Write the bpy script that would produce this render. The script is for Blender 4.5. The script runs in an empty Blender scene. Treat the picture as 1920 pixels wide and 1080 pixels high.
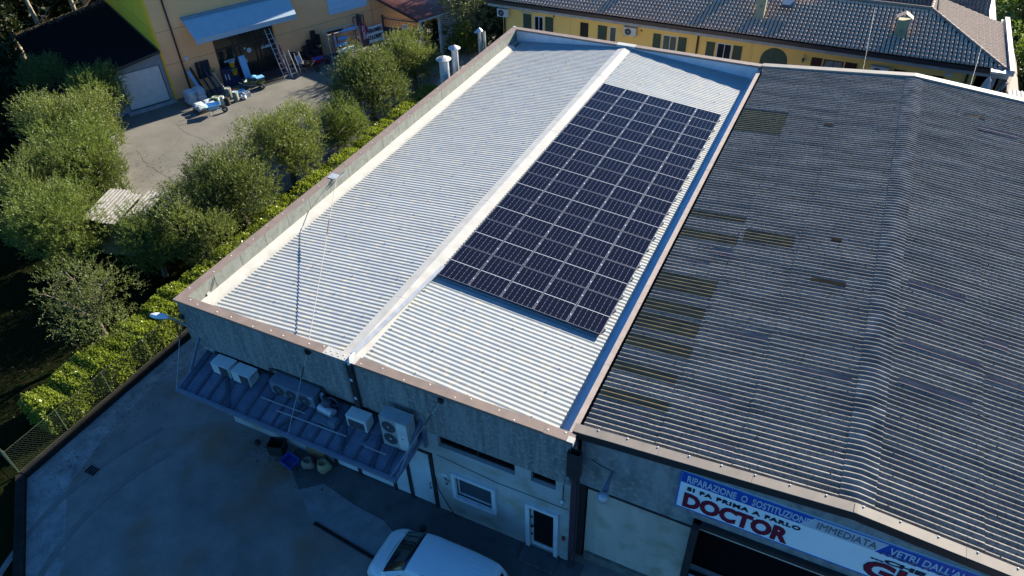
import bpy, math, random
from mathutils import Vector, Matrix
rnd = random.Random(7)
R = math.radians
sc = bpy.context.scene
COL = sc.collection

# ------------------------------------------------------------------ camera, sky, sun, exposure
CAM = Vector((17.69, -11.04, 21.06))
pitch, yaw, roll = R(40.12), R(-26.80), R(-1.886)
fw = Vector((math.sin(yaw)*math.cos(pitch), math.cos(yaw)*math.cos(pitch), -math.sin(pitch)))
rt0 = Vector((math.cos(yaw), -math.sin(yaw), 0)); up0 = rt0.cross(fw)
rt = rt0*math.cos(roll)+up0*math.sin(roll); up = -rt0*math.sin(roll)+up0*math.cos(roll)
cd = bpy.data.cameras.new('camera'); cam = bpy.data.objects.new('camera', cd); COL.objects.link(cam)
cam.matrix_world = Matrix(((rt.x, up.x, -fw.x, CAM.x), (rt.y, up.y, -fw.y, CAM.y), (rt.z, up.z, -fw.z, CAM.z), (0, 0, 0, 1)))
cd.lens = 1363.64/1920*36; cd.sensor_width = 36; cd.clip_start = 0.1; cd.clip_end = 2000
sc.camera = cam
SUN_EL, SUN_AZ = R(23.4), R(20.3)          # azimuth from +Y towards +X
w = bpy.data.worlds.new('World'); sc.world = w; w.use_nodes = True
nt = w.node_tree; nt.nodes.clear()
sky = nt.nodes.new('ShaderNodeTexSky'); sky.sky_type = 'NISHITA'; sky.sun_disc = False
sky.sun_elevation = SUN_EL; sky.sun_rotation = SUN_AZ; sky.air_density = 1.0; sky.dust_density = 0.3; sky.ozone_density = 3.0
mul = nt.nodes.new('ShaderNodeMix'); mul.data_type = 'RGBA'; mul.blend_type = 'MULTIPLY'; mul.inputs[0].default_value = 1
nt.links.new(sky.outputs[0], mul.inputs[6]); mul.inputs[7].default_value = (0.275, 0.65, 0.98, 1)
bg = nt.nodes.new('ShaderNodeBackground'); bg.inputs[1].default_value = 0.07
out = nt.nodes.new('ShaderNodeOutputWorld')
nt.links.new(mul.outputs[2], bg.inputs[0]); nt.links.new(bg.outputs[0], out.inputs[0])
sd = bpy.data.lights.new('sun', 'SUN'); sd.energy = 5.0; sd.angle = R(0.5); sd.color = (1.0, 0.90, 0.74)
so = bpy.data.objects.new('sun', sd); COL.objects.link(so)
sdir = Vector((math.sin(SUN_AZ)*math.cos(SUN_EL), math.cos(SUN_AZ)*math.cos(SUN_EL), math.sin(SUN_EL)))
so.rotation_euler = sdir.to_track_quat('Z', 'Y').to_euler()
sc.view_settings.view_transform = 'Standard'; sc.view_settings.look = 'None'
sc.view_settings.exposure = 1.6; sc.view_settings.gamma = 1.0

# ------------------------------------------------------------------ helpers
def meta(o, label=None, cat=None, group=None, kind=None):
    if label: o['label'] = label
    if cat: o['category'] = cat
    if group: o['group'] = group
    if kind: o['kind'] = kind
    return o

def thing(name, label, cat, loc=(0, 0, 0), rz=0.0, group=None, rot=None):
    o = bpy.data.objects.new(name, None); COL.objects.link(o)
    o.location = loc; o.rotation_euler = rot if rot else (0, 0, rz); o.empty_display_size = 0.2
    return meta(o, label, cat, group)

def basis(o):
    return Matrix.Translation(o.location) @ o.rotation_euler.to_matrix().to_4x4()

class MB:
    def __init__(s): s.v = []; s.f = []; s.mi = []; s.sm = []; s.M = None
    def add(s, vs, fs, mi=0, smooth=False):
        b = len(s.v)
        if s.M is not None: vs = [s.M @ Vector(p) for p in vs]
        s.v += [tuple(p) for p in vs]
        for f in fs:
            s.f.append([b+i for i in f]); s.mi.append(mi); s.sm.append(smooth)
        return s
    def box(s, x0, x1, y0, y1, z0, z1, mi=0):
        v = [(x0,y0,z0),(x1,y0,z0),(x1,y1,z0),(x0,y1,z0),(x0,y0,z1),(x1,y0,z1),(x1,y1,z1),(x0,y1,z1)]
        return s.add(v, [(0,3,2,1),(4,5,6,7),(0,1,5,4),(1,2,6,5),(2,3,7,6),(3,0,4,7)], mi)
    def hexa(s, v, mi=0):
        return s.add(v, [(0,3,2,1),(4,5,6,7),(0,1,5,4),(1,2,6,5),(2,3,7,6),(3,0,4,7)], mi)
    def quad(s, *p, mi=0, smooth=False): return s.add(p, [tuple(range(len(p)))], mi, smooth)
    def prism(s, poly, z0, z1, mi=0):
        n = len(poly); v = [(x,y,z0) for x,y in poly]+[(x,y,z1) for x,y in poly]
        return s.add(v, [tuple(reversed(range(n))), tuple(range(n,2*n))]+[(i,(i+1)%n,n+(i+1)%n,n+i) for i in range(n)], mi)
    def tube(s, pts, r, n=8, mi=0, cap=True, smooth=True):
        pts = [Vector(p) for p in pts]; rs = r if isinstance(r, (list, tuple)) else [r]*len(pts)
        v = []; fs = []; prev = None
        for i, p in enumerate(pts):
            t = (pts[min(i+1, len(pts)-1)]-pts[max(i-1, 0)])
            t = t.normalized() if t.length > 1e-9 else Vector((0,0,1))
            a = prev if prev is not None else (Vector((0,0,1)) if abs(t.z) < .9 else Vector((1,0,0)))
            a = (a-t*a.dot(t)); a = a.normalized() if a.length > 1e-6 else t.orthogonal().normalized()
            prev = a; b = t.cross(a)
            for k in range(n):
                q = 2*math.pi*k/n; v.append(p+(a*math.cos(q)+b*math.sin(q))*rs[i])
        for i in range(len(pts)-1):
            for k in range(n):
                fs.append((i*n+k, i*n+(k+1)%n, (i+1)*n+(k+1)%n, (i+1)*n+k))
        s.add(v, fs, mi, smooth)
        if cap:
            s.add(v[:n], [tuple(reversed(range(n)))], mi); s.add(v[-n:], [tuple(range(n))], mi)
        return s
    def beam(s, p0, p1, wd, h, mi=0):
        p0 = Vector(p0); p1 = Vector(p1); t = (p1-p0).normalized()
        a = Vector((0,0,1)).cross(t); a = a.normalized() if a.length > 1e-4 else Vector((1,0,0)); b = t.cross(a)
        o = [a*(-wd/2)+b*(-h/2), a*(wd/2)+b*(-h/2), a*(wd/2)+b*(h/2), a*(-wd/2)+b*(h/2)]
        return s.add([p0+q for q in o]+[p1+q for q in o], [(0,3,2,1),(4,5,6,7),(0,1,5,4),(1,2,6,5),(2,3,7,6),(3,0,4,7)], mi)
    def lathe(s, prof, c=(0,0,0), n=20, mi=0, smooth=True):
        v = []; fs = []
        for r_, z in prof:
            for k in range(n):
                q = 2*math.pi*k/n; v.append((c[0]+r_*math.cos(q), c[1]+r_*math.sin(q), c[2]+z))
        for i in range(len(prof)-1):
            for k in range(n): fs.append((i*n+k, i*n+(k+1)%n, (i+1)*n+(k+1)%n, (i+1)*n+k))
        return s.add(v, fs, mi, smooth)
    def build(s, name, mats, parent=None, local=False, smooth=None, label=None):
        me = bpy.data.meshes.new(name)
        vs = s.v
        if parent is not None and not local:
            root = parent; chain = [parent]
            while root.parent: root = root.parent; chain.append(root)
            W = Matrix.Identity(4)
            for q in reversed(chain): W = W @ basis(q)
            I = W.inverted(); vs = [tuple(I @ Vector(p)) for p in vs]
        me.from_pydata(vs, [], s.f)
        for m in (mats if isinstance(mats, (list, tuple)) else [mats]): me.materials.append(m)
        me.polygons.foreach_set('material_index', s.mi)
        me.polygons.foreach_set('use_smooth', s.sm if smooth is None else [smooth]*len(s.f))
        me.update()
        o = bpy.data.objects.new(name, me); COL.objects.link(o)
        if parent is not None: o.parent = parent
        if label: o['label'] = label
        return o

def copy_tree(o, parent=None):
    c = o.copy(); COL.objects.link(c)
    if parent is not None: c.parent = parent
    for ch in list(o.children): copy_tree(ch, c)
    return c

def mat(name, col, col2=None, scale=3.0, rough=0.8, metal=0.0, bump=0.0, bscale=None, stretch=(1,1,1), spec=0.5, mixlo=.35, mixhi=.65, detail=6, col3=None, s3=40, grain=0.0, gs=55):
    m = bpy.data.materials.new(name); m.use_nodes = True
    n = m.node_tree; b = n.nodes['Principled BSDF']
    b.inputs['Roughness'].default_value = rough; b.inputs['Metallic'].default_value = metal
    b.inputs['Specular IOR Level'].default_value = spec
    c4 = lambda c: (c[0], c[1], c[2], 1)
    b.inputs['Base Color'].default_value = c4(col)
    tc = n.nodes.new('ShaderNodeTexCoord'); mp = n.nodes.new('ShaderNodeMapping'); mp.inputs['Scale'].default_value = stretch
    n.links.new(tc.outputs['Object'], mp.inputs[0])
    if col2 is None: col2 = tuple(c*0.82 for c in col)
    nz = n.nodes.new('ShaderNodeTexNoise'); nz.inputs['Scale'].default_value = scale; nz.inputs['Detail'].default_value = detail; nz.inputs['Roughness'].default_value = .62
    n.links.new(mp.outputs[0], nz.inputs[0])
    rp = n.nodes.new('ShaderNodeValToRGB'); rp.color_ramp.elements[0].position = mixlo; rp.color_ramp.elements[1].position = mixhi
    rp.color_ramp.elements[0].color = c4(col); rp.color_ramp.elements[1].color = c4(col2)
    n.links.new(nz.outputs[0], rp.inputs[0]); last = rp.outputs[0]
    if col3 is not None:
        n3 = n.nodes.new('ShaderNodeTexNoise'); n3.inputs['Scale'].default_value = s3; n3.inputs['Detail'].default_value = 3
        n.links.new(tc.outputs['Object'], n3.inputs[0])
        r3 = n.nodes.new('ShaderNodeValToRGB'); r3.color_ramp.elements[0].position = .5; r3.color_ramp.elements[1].position = .72
        n.links.new(n3.outputs[0], r3.inputs[0])
        mx = n.nodes.new('ShaderNodeMix'); mx.data_type = 'RGBA'
        n.links.new(r3.outputs[0], mx.inputs[0]); n.links.new(last, mx.inputs[6]); mx.inputs[7].default_value = c4(col3); last = mx.outputs[2]
    if grain:
        gn = n.nodes.new('ShaderNodeTexNoise'); gn.inputs['Scale'].default_value = gs; gn.inputs['Detail'].default_value = 5; gn.inputs['Roughness'].default_value = .8
        n.links.new(tc.outputs['Object'], gn.inputs[0])
        mr = n.nodes.new('ShaderNodeMapRange'); mr.inputs[1].default_value = .3; mr.inputs[2].default_value = .7; mr.inputs[3].default_value = 1-grain; mr.inputs[4].default_value = 1+grain
        n.links.new(gn.outputs[0], mr.inputs[0])
        gm = n.nodes.new('ShaderNodeMix'); gm.data_type = 'RGBA'; gm.blend_type = 'MULTIPLY'; gm.inputs[0].default_value = 1
        cb = n.nodes.new('ShaderNodeCombineColor')
        for k in range(3): n.links.new(mr.outputs[0], cb.inputs[k])
        n.links.new(last, gm.inputs[6]); n.links.new(cb.outputs[0], gm.inputs[7]); last = gm.outputs[2]
    n.links.new(last, b.inputs['Base Color'])
    if bump:
        bn = n.nodes.new('ShaderNodeTexNoise'); bn.inputs['Scale'].default_value = bscale or scale*8; bn.inputs['Detail'].default_value = 4
        n.links.new(tc.outputs['Object'], bn.inputs[0])
        bp = n.nodes.new('ShaderNodeBump'); bp.inputs['Strength'].default_value = bump; bp.inputs['Distance'].default_value = 0.02
        n.links.new(bn.outputs[0], bp.inputs['Height']); n.links.new(bp.outputs[0], b.inputs['Normal'])
    return m

def leafmat(name, a, b_, trans=0.35, rough=.5, scale=1.2):
    m = mat(name, a, b_, scale=scale, rough=rough, spec=.35, mixlo=.3, mixhi=.7)
    n = m.node_tree; p = n.nodes['Principled BSDF']; o = n.nodes['Material Output']
    tr = n.nodes.new('ShaderNodeBsdfTranslucent'); mx = n.nodes.new('ShaderNodeMixShader'); mx.inputs[0].default_value = trans
    src = p.inputs['Base Color'].links[0].from_socket
    hs = n.nodes.new('ShaderNodeMix'); hs.data_type = 'RGBA'; hs.blend_type = 'MULTIPLY'; hs.inputs[0].default_value = 1
    n.links.new(src, hs.inputs[6]); hs.inputs[7].default_value = (1.3, 1.35, .6, 1)
    n.links.new(hs.outputs[2], tr.inputs[0])
    n.links.new(p.outputs[0], mx.inputs[1]); n.links.new(tr.outputs[0], mx.inputs[2]); n.links.new(mx.outputs[0], o.inputs[0])
    return m

def text_mb(txt, size, M, mi=0, shear=0.0, sx=1.0, bold=0.0, width=None, extrude=0.004, spacing=1.0):
    """letters as a mesh in the XY plane of M"""
    cu = bpy.data.curves.new('t', 'FONT'); cu.body = txt; cu.size = size; cu.shear = shear; cu.offset = bold; cu.extrude = extrude
    cu.space_character = spacing; cu.resolution_u = 3
    o = bpy.data.objects.new('t', cu); COL.objects.link(o)
    bpy.context.view_layer.update()
    me = bpy.data.meshes.new_from_object(o.evaluated_get(bpy.context.evaluated_depsgraph_get()))
    vs = [v.co.copy() for v in me.vertices]; fs = [tuple(p.vertices) for p in me.polygons]
    bpy.data.objects.remove(o); bpy.data.curves.remove(cu)
    if vs:
        x0 = min(v.x for v in vs); x1 = max(v.x for v in vs)
        k = (width/(x1-x0)) if width else sx
        vs = [M @ Vector(((v.x-x0)*k, v.y, v.z)) for v in vs]
    mb = MB(); mb.add(vs, fs, mi); bpy.data.meshes.remove(me)
    return mb

# ------------------------------------------------------------------ materials
M_conc_front = mat('stained_precast_concrete', (.275,.265,.25), (.13,.13,.13), scale=2.2, stretch=(2.6,1,.22), grain=.15, gs=30, bump=.25, bscale=30, col3=(.34,.33,.31), s3=9)
M_wall_low = mat('pale_painted_wall', (.42,.43,.42), (.33,.34,.34), scale=1.0, bump=.15, bscale=40, col3=(.30,.27,.2), s3=1.2)
M_conc_in = mat('grey_parapet_panel', (.21,.22,.19), (.16,.17,.15), scale=3, stretch=(1,1,.4), col3=(.13,.14,.12), s3=6)
M_cop = mat('brown_coping_sheet', (.22,.165,.135), (.175,.135,.112), scale=2.5, rough=.55)
M_cop_tan = mat('tan_coping_sheet', (.27,.225,.18), (.2,.175,.145), scale=2.0, rough=.55)
M_cop_dark = mat('dark_brown_sheet', (.035,.026,.024), (.025,.02,.02), rough=.5)
M_white = mat('white_flashing', (.47,.46,.42), (.39,.38,.345), scale=2, rough=.45)
M_whiteroof = mat('white_corrugated_metal', (.32,.35,.362), (.265,.292,.308), scale=.9, rough=.6, spec=.28, stretch=(.5,2.5,1), col3=(.40,.38,.31), s3=5)
M_bluegut = mat('gutter_metal', (.5,.62,.70), (.42,.52,.6), scale=2, rough=.4)
M_fib = mat('weathered_fibre_cement', (.28,.268,.238), (.145,.139,.127), scale=2.2, rough=.95, bump=.2, bscale=60, stretch=(.22,1.3,1), spec=.1, detail=9, col3=(.09,.085,.07), s3=14, grain=.25, gs=30)
M_fib2 = mat('newer_fibre_cement', (.235,.20,.19), (.16,.135,.13), scale=2.5, rough=.9, bump=.3, bscale=60)
M_fib3 = mat('mossy_fibre_cement', (.13,.12,.07), (.08,.08,.05), scale=5, rough=.95, bump=.4, bscale=60)
M_fibcap = mat('ridge_fibre_cement', (.25,.24,.22), (.10,.10,.095), scale=2.2, rough=.9, bump=.4, bscale=60)
M_rooflight = mat('grimy_rooflight_sheet', (.17,.125,.045), (.07,.052,.02), scale=5, stretch=(.4,2,1), rough=.4, spec=.6)
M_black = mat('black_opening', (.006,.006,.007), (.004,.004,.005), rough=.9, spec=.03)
M_rubber = mat('black_rubber', (.015,.015,.017), (.01,.01,.012), rough=.8)
M_steel = mat('blue_grey_painted_steel', (.15,.18,.25), (.11,.14,.2), scale=3, rough=.55)
M_steel_d = mat('dark_painted_steel', (.05,.06,.09), (.035,.04,.06), scale=3, rough=.5)
M_deck = mat('ribbed_deck_sheet', (.15,.18,.25), (.09,.115,.17), scale=1.6, rough=.6)
M_acw = mat('cream_ac_casing', (.62,.64,.62), (.52,.54,.53), scale=3, rough=.5)
M_acw2 = mat('grey_ac_casing', (.36,.38,.38), (.27,.29,.3), scale=4, rough=.55)
M_acblue = mat('blue_grey_condenser_casing', (.17,.2,.26), (.12,.15,.2), scale=3, rough=.5)
M_grille = mat('dark_fan_grille', (.09,.1,.11), (.06,.065,.075), scale=60, rough=.5)
M_cop_pipe = mat('black_pipe_insulation', (.02,.02,.022), rough=.8)
M_galv = mat('galvanised_steel', (.50,.52,.54), (.38,.40,.43), scale=5, rough=.4, metal=.3)
M_alu = mat('aluminium', (.6,.62,.65), (.5,.52,.55), rough=.35, metal=.6)
M_rust = mat('rusty_cowl', (.62,.6,.55), (.36,.18,.07), scale=6, rough=.6, metal=.2, mixlo=.45, mixhi=.7)
M_glass = mat('dark_window_glass', (.015,.02,.025), (.01,.014,.018), rough=.06, spec=.8)
M_winframe = mat('white_window_frame', (.62,.66,.68), (.52,.56,.58), rough=.4)
M_vanpaint = mat('white_van_paint', (.60,.66,.70), (.56,.62,.66), scale=.8, rough=.22, spec=.6)
M_vanroof = M_vanpaint
M_plate = mat('pale_door_panel', (.55,.6,.63), (.45,.5,.53), scale=1.3, rough=.5)
M_wood = mat('plywood', (.22,.15,.07), (.15,.1,.05), scale=3, stretch=(1,1,6))
M_asph = mat('cracked_asphalt', (.18,.172,.15), (.125,.12,.105), scale=.5, rough=.95, spec=.12, grain=.22, gs=22, bump=.5, bscale=45, col3=(.20,.19,.17), s3=55)
M_yardc = mat('stained_concrete_yard', (.24,.218,.20), (.155,.148,.14), scale=.8, grain=.28, gs=26, rough=.95, bump=.7, bscale=30, col3=(.24,.145,.085), s3=.42, detail=9, spec=.2)
M_gravel = mat('pale_gravelly_edge', grain=.35, gs=20, col=(.29,.29,.28), col2=(.14,.142,.14), scale=1.6, rough=.95, bump=.5, bscale=30, detail=10)
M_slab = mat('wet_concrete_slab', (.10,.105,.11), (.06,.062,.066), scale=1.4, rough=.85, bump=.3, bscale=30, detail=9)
M_slabl = mat('pale_concrete_patch', (.23,.245,.255), (.16,.17,.18), scale=2.0, rough=.9, bump=.3, bscale=30, detail=9)
M_grass = mat('lawn', (.007,.011,.004), (.011,.014,.005), scale=.7, spec=.0, rough=1, bump=.8, bscale=20, col3=(.018,.014,.007), s3=3)  # tree shade over the lawn is put into this near-black green
M_field = mat('meadow', (.12,.17,.035), (.09,.12,.03), scale=.3, rough=1, bump=.8, bscale=8)
M_kerb = mat('shade_dark_kerb', (.022,.021,.018), (.012,.012,.011), spec=.1, scale=3, bump=.4)  # shade on the kerb and low wall is put into this near-black colour
M_bark = mat('olive_bark', (.12,.095,.07), (.07,.055,.04), scale=8, bump=.6, bscale=25)
M_barkp = mat('pale_bark', (.36,.31,.22), (.2,.17,.11), scale=5, bump=.5, bscale=25)
M_olive = leafmat('olive_leaf', (.165,.215,.045), (.085,.115,.026), .32)
M_olive_s = leafmat('silvery_leaf', (.20,.215,.10), (.12,.14,.065), .3)
M_laurel = leafmat('laurel_leaf', (.24,.29,.05), (.13,.17,.03), .4, rough=.3)
M_green = leafmat('green_leaf', (.085,.115,.03), (.045,.065,.02), .3)
M_brightgreen = leafmat('bright_green_leaf', (.17,.24,.045), (.10,.15,.03), .35)
M_darkgreen = leafmat('dark_evergreen_leaf', (.035,.05,.018), (.02,.03,.012), .2)
M_dry = leafmat('dry_leaf', (.14,.12,.07), (.09,.07,.04), .2)
M_orange = mat('orange_plaster', (.95,.48,.22), (.90,.45,.205), scale=.6, rough=.9, bump=.15, bscale=50)
M_lime = mat('lime_yellow_plaster', (.93,.50,.02), (.86,.46,.02), scale=.8, rough=.9, bump=.15, bscale=50)
M_greyplaster = mat('grey_plaster', (.26,.29,.31), (.22,.25,.27), rough=.9)
M_yellow = mat('yellow_plaster', (.92,.60,.18), (.88,.57,.165), scale=.8, rough=.9, bump=.1, bscale=50)
M_conc = mat('concrete_eaves', (.38,.38,.37), (.27,.27,.265), scale=2.5, rough=.9)
M_tile = mat('brown_roof_tile', (.60,.38,.26), (.42,.26,.17), scale=5, rough=.32, col3=(.70,.52,.40), s3=9, spec=.9)
M_tile2 = mat('pale_brown_roof_tile', (.30,.22,.17), (.24,.17,.135), scale=5, rough=.8)
M_tiledark = mat('shaded_tile_channel', (.03,.022,.02), rough=.9)  # channels between the tile humps, their shade put into a dark brown
M_brown = mat('brown_gutter', (.05,.033,.03), (.04,.027,.025), rough=.5)
M_shutg = mat('green_shutter', (.05,.085,.06), (.04,.07,.05), rough=.6)
M_shutb = mat('brown_shutter', (.05,.016,.013), (.04,.013,.011), rough=.6)
M_awning = mat('pale_blue_awning_cloth', (.34,.44,.52), (.30,.40,.48), scale=2, rough=.8)
M_bags = mat('white_plastic_sack', (.55,.6,.63), (.40,.45,.48), scale=9, rough=.4, bump=.6, bscale=18)
M_bluepl = mat('blue_plastic', (.03,.08,.36), (.02,.05,.25), rough=.4)
M_bluelt = mat('light_blue_paint', (.20,.44,.72), (.18,.40,.66), rough=.35)
M_yellowpl = mat('yellow_plastic', (.50,.42,.03), rough=.4)
M_redpl = mat('red_plastic', (.34,.03,.04), (.28,.02,.03), rough=.45)
M_greenpl = mat('green_plastic', (.06,.12,.05), rough=.5)
M_roll = mat('translucent_sheet_roll', (.45,.47,.42), (.3,.33,.3), scale=4, rough=.5)
M_signw = mat('white_sign_face', (.80,.86,.88), (.76,.82,.85), scale=1.5, rough=.35)
M_signb = mat('blue_sign_band', (.015,.075,.42), (.015,.07,.38), rough=.35)
M_signlb = mat('grey_blue_sign_panel', (.46,.53,.60), (.42,.49,.56), scale=20, rough=.4)
M_signr = mat('dark_red_lettering', (.20,.008,.03), (.18,.007,.026), rough=.4)
M_signk = mat('black_lettering', (.015,.02,.035), rough=.4)
M_signpale = mat('pale_lettering', (.55,.65,.72), rough=.4)
M_redroof = mat('red_metal_roof', (.24,.10,.09), (.15,.07,.065), scale=2, rough=.45)
M_slate = mat('dark_slate_roof', (.009,.008,.010), (.006,.006,.008), scale=2, rough=.9, spec=.1)
M_beige = mat('beige_fibre_sheet', (.27,.26,.235), (.17,.165,.15), scale=6, rough=.9, bump=.3)
M_mesh = mat('green_fence_wire', (.07,.10,.06), rough=.6)

# pv glass: 6 x 18 half cells with pale grid lines
def pvmat():
    m = bpy.data.materials.new('solar_cell_glass'); m.use_nodes = True; n = m.node_tree; b = n.nodes['Principled BSDF']
    b.inputs['Roughness'].default_value = .14; b.inputs['Specular IOR Level'].default_value = .09
    tc = n.nodes.new('ShaderNodeTexCoord'); sp = n.nodes.new('ShaderNodeSeparateXYZ'); n.links.new(tc.outputs['Object'], sp.inputs[0])
    def ma(op, a, b_=None, c=None):
        q = n.nodes.new('ShaderNodeMath'); q.operation = op
        for i, val in enumerate((a, b_, c)):
            if val is None: continue
            if isinstance(val, (int, float)): q.inputs[i].default_value = val
            else: n.links.new(val, q.inputs[i])
        return q.outputs[0]
    def line(coord, period, wd):
        f = ma('FRACT', ma('DIVIDE', coord, period)); d = ma('MINIMUM', f, ma('SUBTRACT', 1.0, f))
        return ma('LESS_THAN', d, wd/2/period)
    x, y = sp.outputs[0], sp.outputs[1]
    lx = line(ma('SUBTRACT', x, .025), 1.084/6, .007); ly = line(ma('SUBTRACT', y, .028), (1.738-.056)/18, .005)
    dash = ma('LESS_THAN', ma('FRACT', ma('DIVIDE', ma('SUBTRACT', y, .028), (1.738-.056)/9)), .55)
    mid = ma('LESS_THAN', ma('ABSOLUTE', ma('SUBTRACT', y, .869)), .013)
    bx = ma('MAXIMUM', ma('LESS_THAN', x, .022), ma('GREATER_THAN', x, 1.112)); by = ma('MAXIMUM', ma('LESS_THAN', y, .024), ma('GREATER_THAN', y, 1.714))
    lxv = ma('MULTIPLY', lx, ma('MULTIPLY_ADD', dash, .45, .25))
    ln = ma('MAXIMUM', ma('MAXIMUM', lxv, ma('MULTIPLY', ly, .07)), ma('MAXIMUM', mid, ma('MULTIPLY', ma('MAXIMUM', bx, by), .12)))
    mx = n.nodes.new('ShaderNodeMix'); mx.data_type = 'RGBA'; n.links.new(ln, mx.inputs[0])
    nz = n.nodes.new('ShaderNodeTexNoise'); nz.inputs['Scale'].default_value = 1.5; n.links.new(tc.outputs['Object'], nz.inputs[0])
    rp = n.nodes.new('ShaderNodeValToRGB'); rp.color_ramp.elements[0].color = (.004,.005,.013,1); rp.color_ramp.elements[1].color = (.007,.009,.024,1)
    n.links.new(nz.outputs[0], rp.inputs[0]); n.links.new(rp.outputs[0], mx.inputs[6]); mx.inputs[7].default_value = (.36,.39,.44,1)
    n.links.new(mx.outputs[2], b.inputs['Base Color'])
    return m
M_pv = pvmat()
M_pvframe = mat('grey_module_frame', (.14,.15,.18), (.11,.12,.15), rough=.4, metal=.5)

# ------------------------------------------------------------------ ground
def ground_poly(name, poly, z, m, sub=0):
    mb = MB(); mb.quad(*[(x, y, z) for x, y in poly])
    o = mb.build(name, m); o['kind'] = 'structure'; return o
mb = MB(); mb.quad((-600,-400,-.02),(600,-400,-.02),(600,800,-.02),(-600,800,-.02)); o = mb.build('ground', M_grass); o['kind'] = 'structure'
ground_poly('driveway', [(-4.55,3.2),(-4.8,-4.9),(-1.5,-7.4),(6,-14),(40,-14),(40,.6),(-.2,.6),(-.2,3.2)], .0, M_yardc)
ground_poly('gravel_edge', [(-4.5,3.2),(-4.78,-4.9),(-1.5,-7.38),(2,-10.5),(.9,-9.0),(-.7,-6.6),(-3.0,-4.6),(-3.7,-2.2),(-3.9,0),(-3.3,2.2),(-.4,2.6),(-.4,3.2)], .004, M_gravel)
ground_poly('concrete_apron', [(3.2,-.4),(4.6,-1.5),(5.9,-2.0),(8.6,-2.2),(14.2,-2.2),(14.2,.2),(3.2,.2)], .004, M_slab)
ground_poly('concrete_patch', [(4.35,-1.35),(5.0,-.75),(6.4,-1.0),(7.7,-1.1),(8.6,-1.5),(9.5,-2.0),(9.4,-2.3),(7.5,-2.25),(5.6,-2.1)], .008, M_slabl)
ground_poly('asphalt_yard', [(-27,17.0),(-20.9,11.6),(-17.2,9.4),(-14.6,8.2),(-10.4,8.6),(-8.4,12),(-7.7,22),(-7.2,30),(-9.5,36.5),(-12.5,37.5),(-17,36),(-24.5,19.3)], .0, M_asph)
ground_poly('back_lane', [(-7.2,27.5),(-9.4,34.8),(-9.2,38.5),(-8.2,41.5),(-6.0,33),(30,33),(30,26),(-5.5,26)], .004, mat('lane_concrete', (.34,.31,.25), (.26,.24,.2), scale=1.0, rough=.95))
ground_poly('meadow', [(25.5,38.5),(80,34),(90,120),(26,120)], .002, M_field)
# cracks in the yard asphalt are thin dark wedges of sealant
mbk = MB()
def crack(pts, wd=.03):
    P = []
    for i in range(len(pts)-1):
        a = Vector(pts[i]+(0,)); b = Vector(pts[i+1]+(0,)); n_ = max(2, int((b-a).length/.35))
        for k in range(n_): P.append(a.lerp(b, k/n_)+Vector((rnd.uniform(-.07,.07), rnd.uniform(-.07,.07), 0)))
    P.append(Vector(pts[-1]+(0,)))
    for i in range(len(P)-1):
        d = (P[i+1]-P[i]).normalized(); q = Vector((-d.y, d.x, 0))*wd*rnd.uniform(.3,.7); z = Vector((0,0,.004))
        mbk.quad(P[i]-q+z, P[i+1]-q+z, P[i+1]+q+z, P[i]+q+z)
crack([(-19.6,13.8),(-17.4,12.6),(-15.5,12.2),(-13.6,11.4)]); crack([(-18.6,16.6),(-16.6,16.2),(-14.9,15.6),(-12.6,15.6)])
crack([(-15.6,19.5),(-14.5,17.5),(-14.2,15.4),(-12.4,13.2)]); crack([(-14.8,20.5),(-12.7,19),(-11,17)])
crack([(-14.2,15.4),(-15.6,13.6),(-16.4,12.4)], .02); crack([(-20,17.2),(-18.6,16.6),(-17.8,15)], .02)
o = mbk.build('asphalt_cracks', mat('crack_fill', (.07,.068,.062), rough=1)); o['kind'] = 'structure'
# stained oil marks on the driveway as thin irregular sheets
def blob(name, cx, cy, rx, ry, m, z=.006, seed=1, n=28):
    q = random.Random(seed); mb = MB(); pts = []
    for k in range(n):
        a = 2*math.pi*k/n; r_ = 1+.25*math.sin(3*a+seed)+.18*math.sin(7*a+2*seed)+q.uniform(-.12,.12)
        pts.append((cx+rx*r_*math.cos(a), cy+ry*r_*math.sin(a), z))
    mb.quad(*pts); o = mb.build(name, m); o['kind'] = 'structure'; return o

M_track = mat('worn_tyre_track', (.20,.185,.17), (.15,.143,.137), scale=2.5, rough=.95, spec=.2, detail=9, bump=.3, bscale=30)
for k, (r0, cx, cy) in enumerate(((6.4,3.6,-4.8),(5.1,3.6,-4.8))):
    mb = MB(); pts = [(cx+r0*math.cos(a), cy+r0*math.sin(a)*1.1) for a in [R(150+4.5*j) for j in range(20)]]
    for a, b in zip(pts, pts[1:]):
        d = Vector((b[0]-a[0], b[1]-a[1], 0)).normalized(); n_ = Vector((-d.y, d.x, 0))*.11
        A = Vector((a[0],a[1],.009)); B = Vector((b[0],b[1],.009)); mb.quad(A-n_, B-n_, B+n_, A+n_)
    o = mb.build('tyre_track', M_track); o['kind'] = 'structure'

# ------------------------------------------------------------------ corrugated sheet helper
def corrug(mb, xs, zf, y0, y1, pitch, amp, seg=8, flat=0.0, mi=0, jit=None):
    """ribs run along x; profile along y. xs: x stations, zf(x): base height"""
    n = int(round((y1-y0)/pitch*seg)); ys = [y0+(y1-y0)*i/n for i in range(n+1)]
    v = []; fs = []
    for y in ys:
        c = math.cos(2*math.pi*(y-y0)/pitch)
        if flat: c = max(-1, min(1, c*flat))
        for x in xs: v.append((x, y, zf(x)+amp*c+(jit(x, y) if jit else 0)))
    m_ = len(xs)
    for i in range(n):
        for j in range(m_-1): fs.append((i*m_+j, i*m_+j+1, (i+1)*m_+j+1, (i+1)*m_+j))
    mb.add(v, fs, mi, True)

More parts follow.
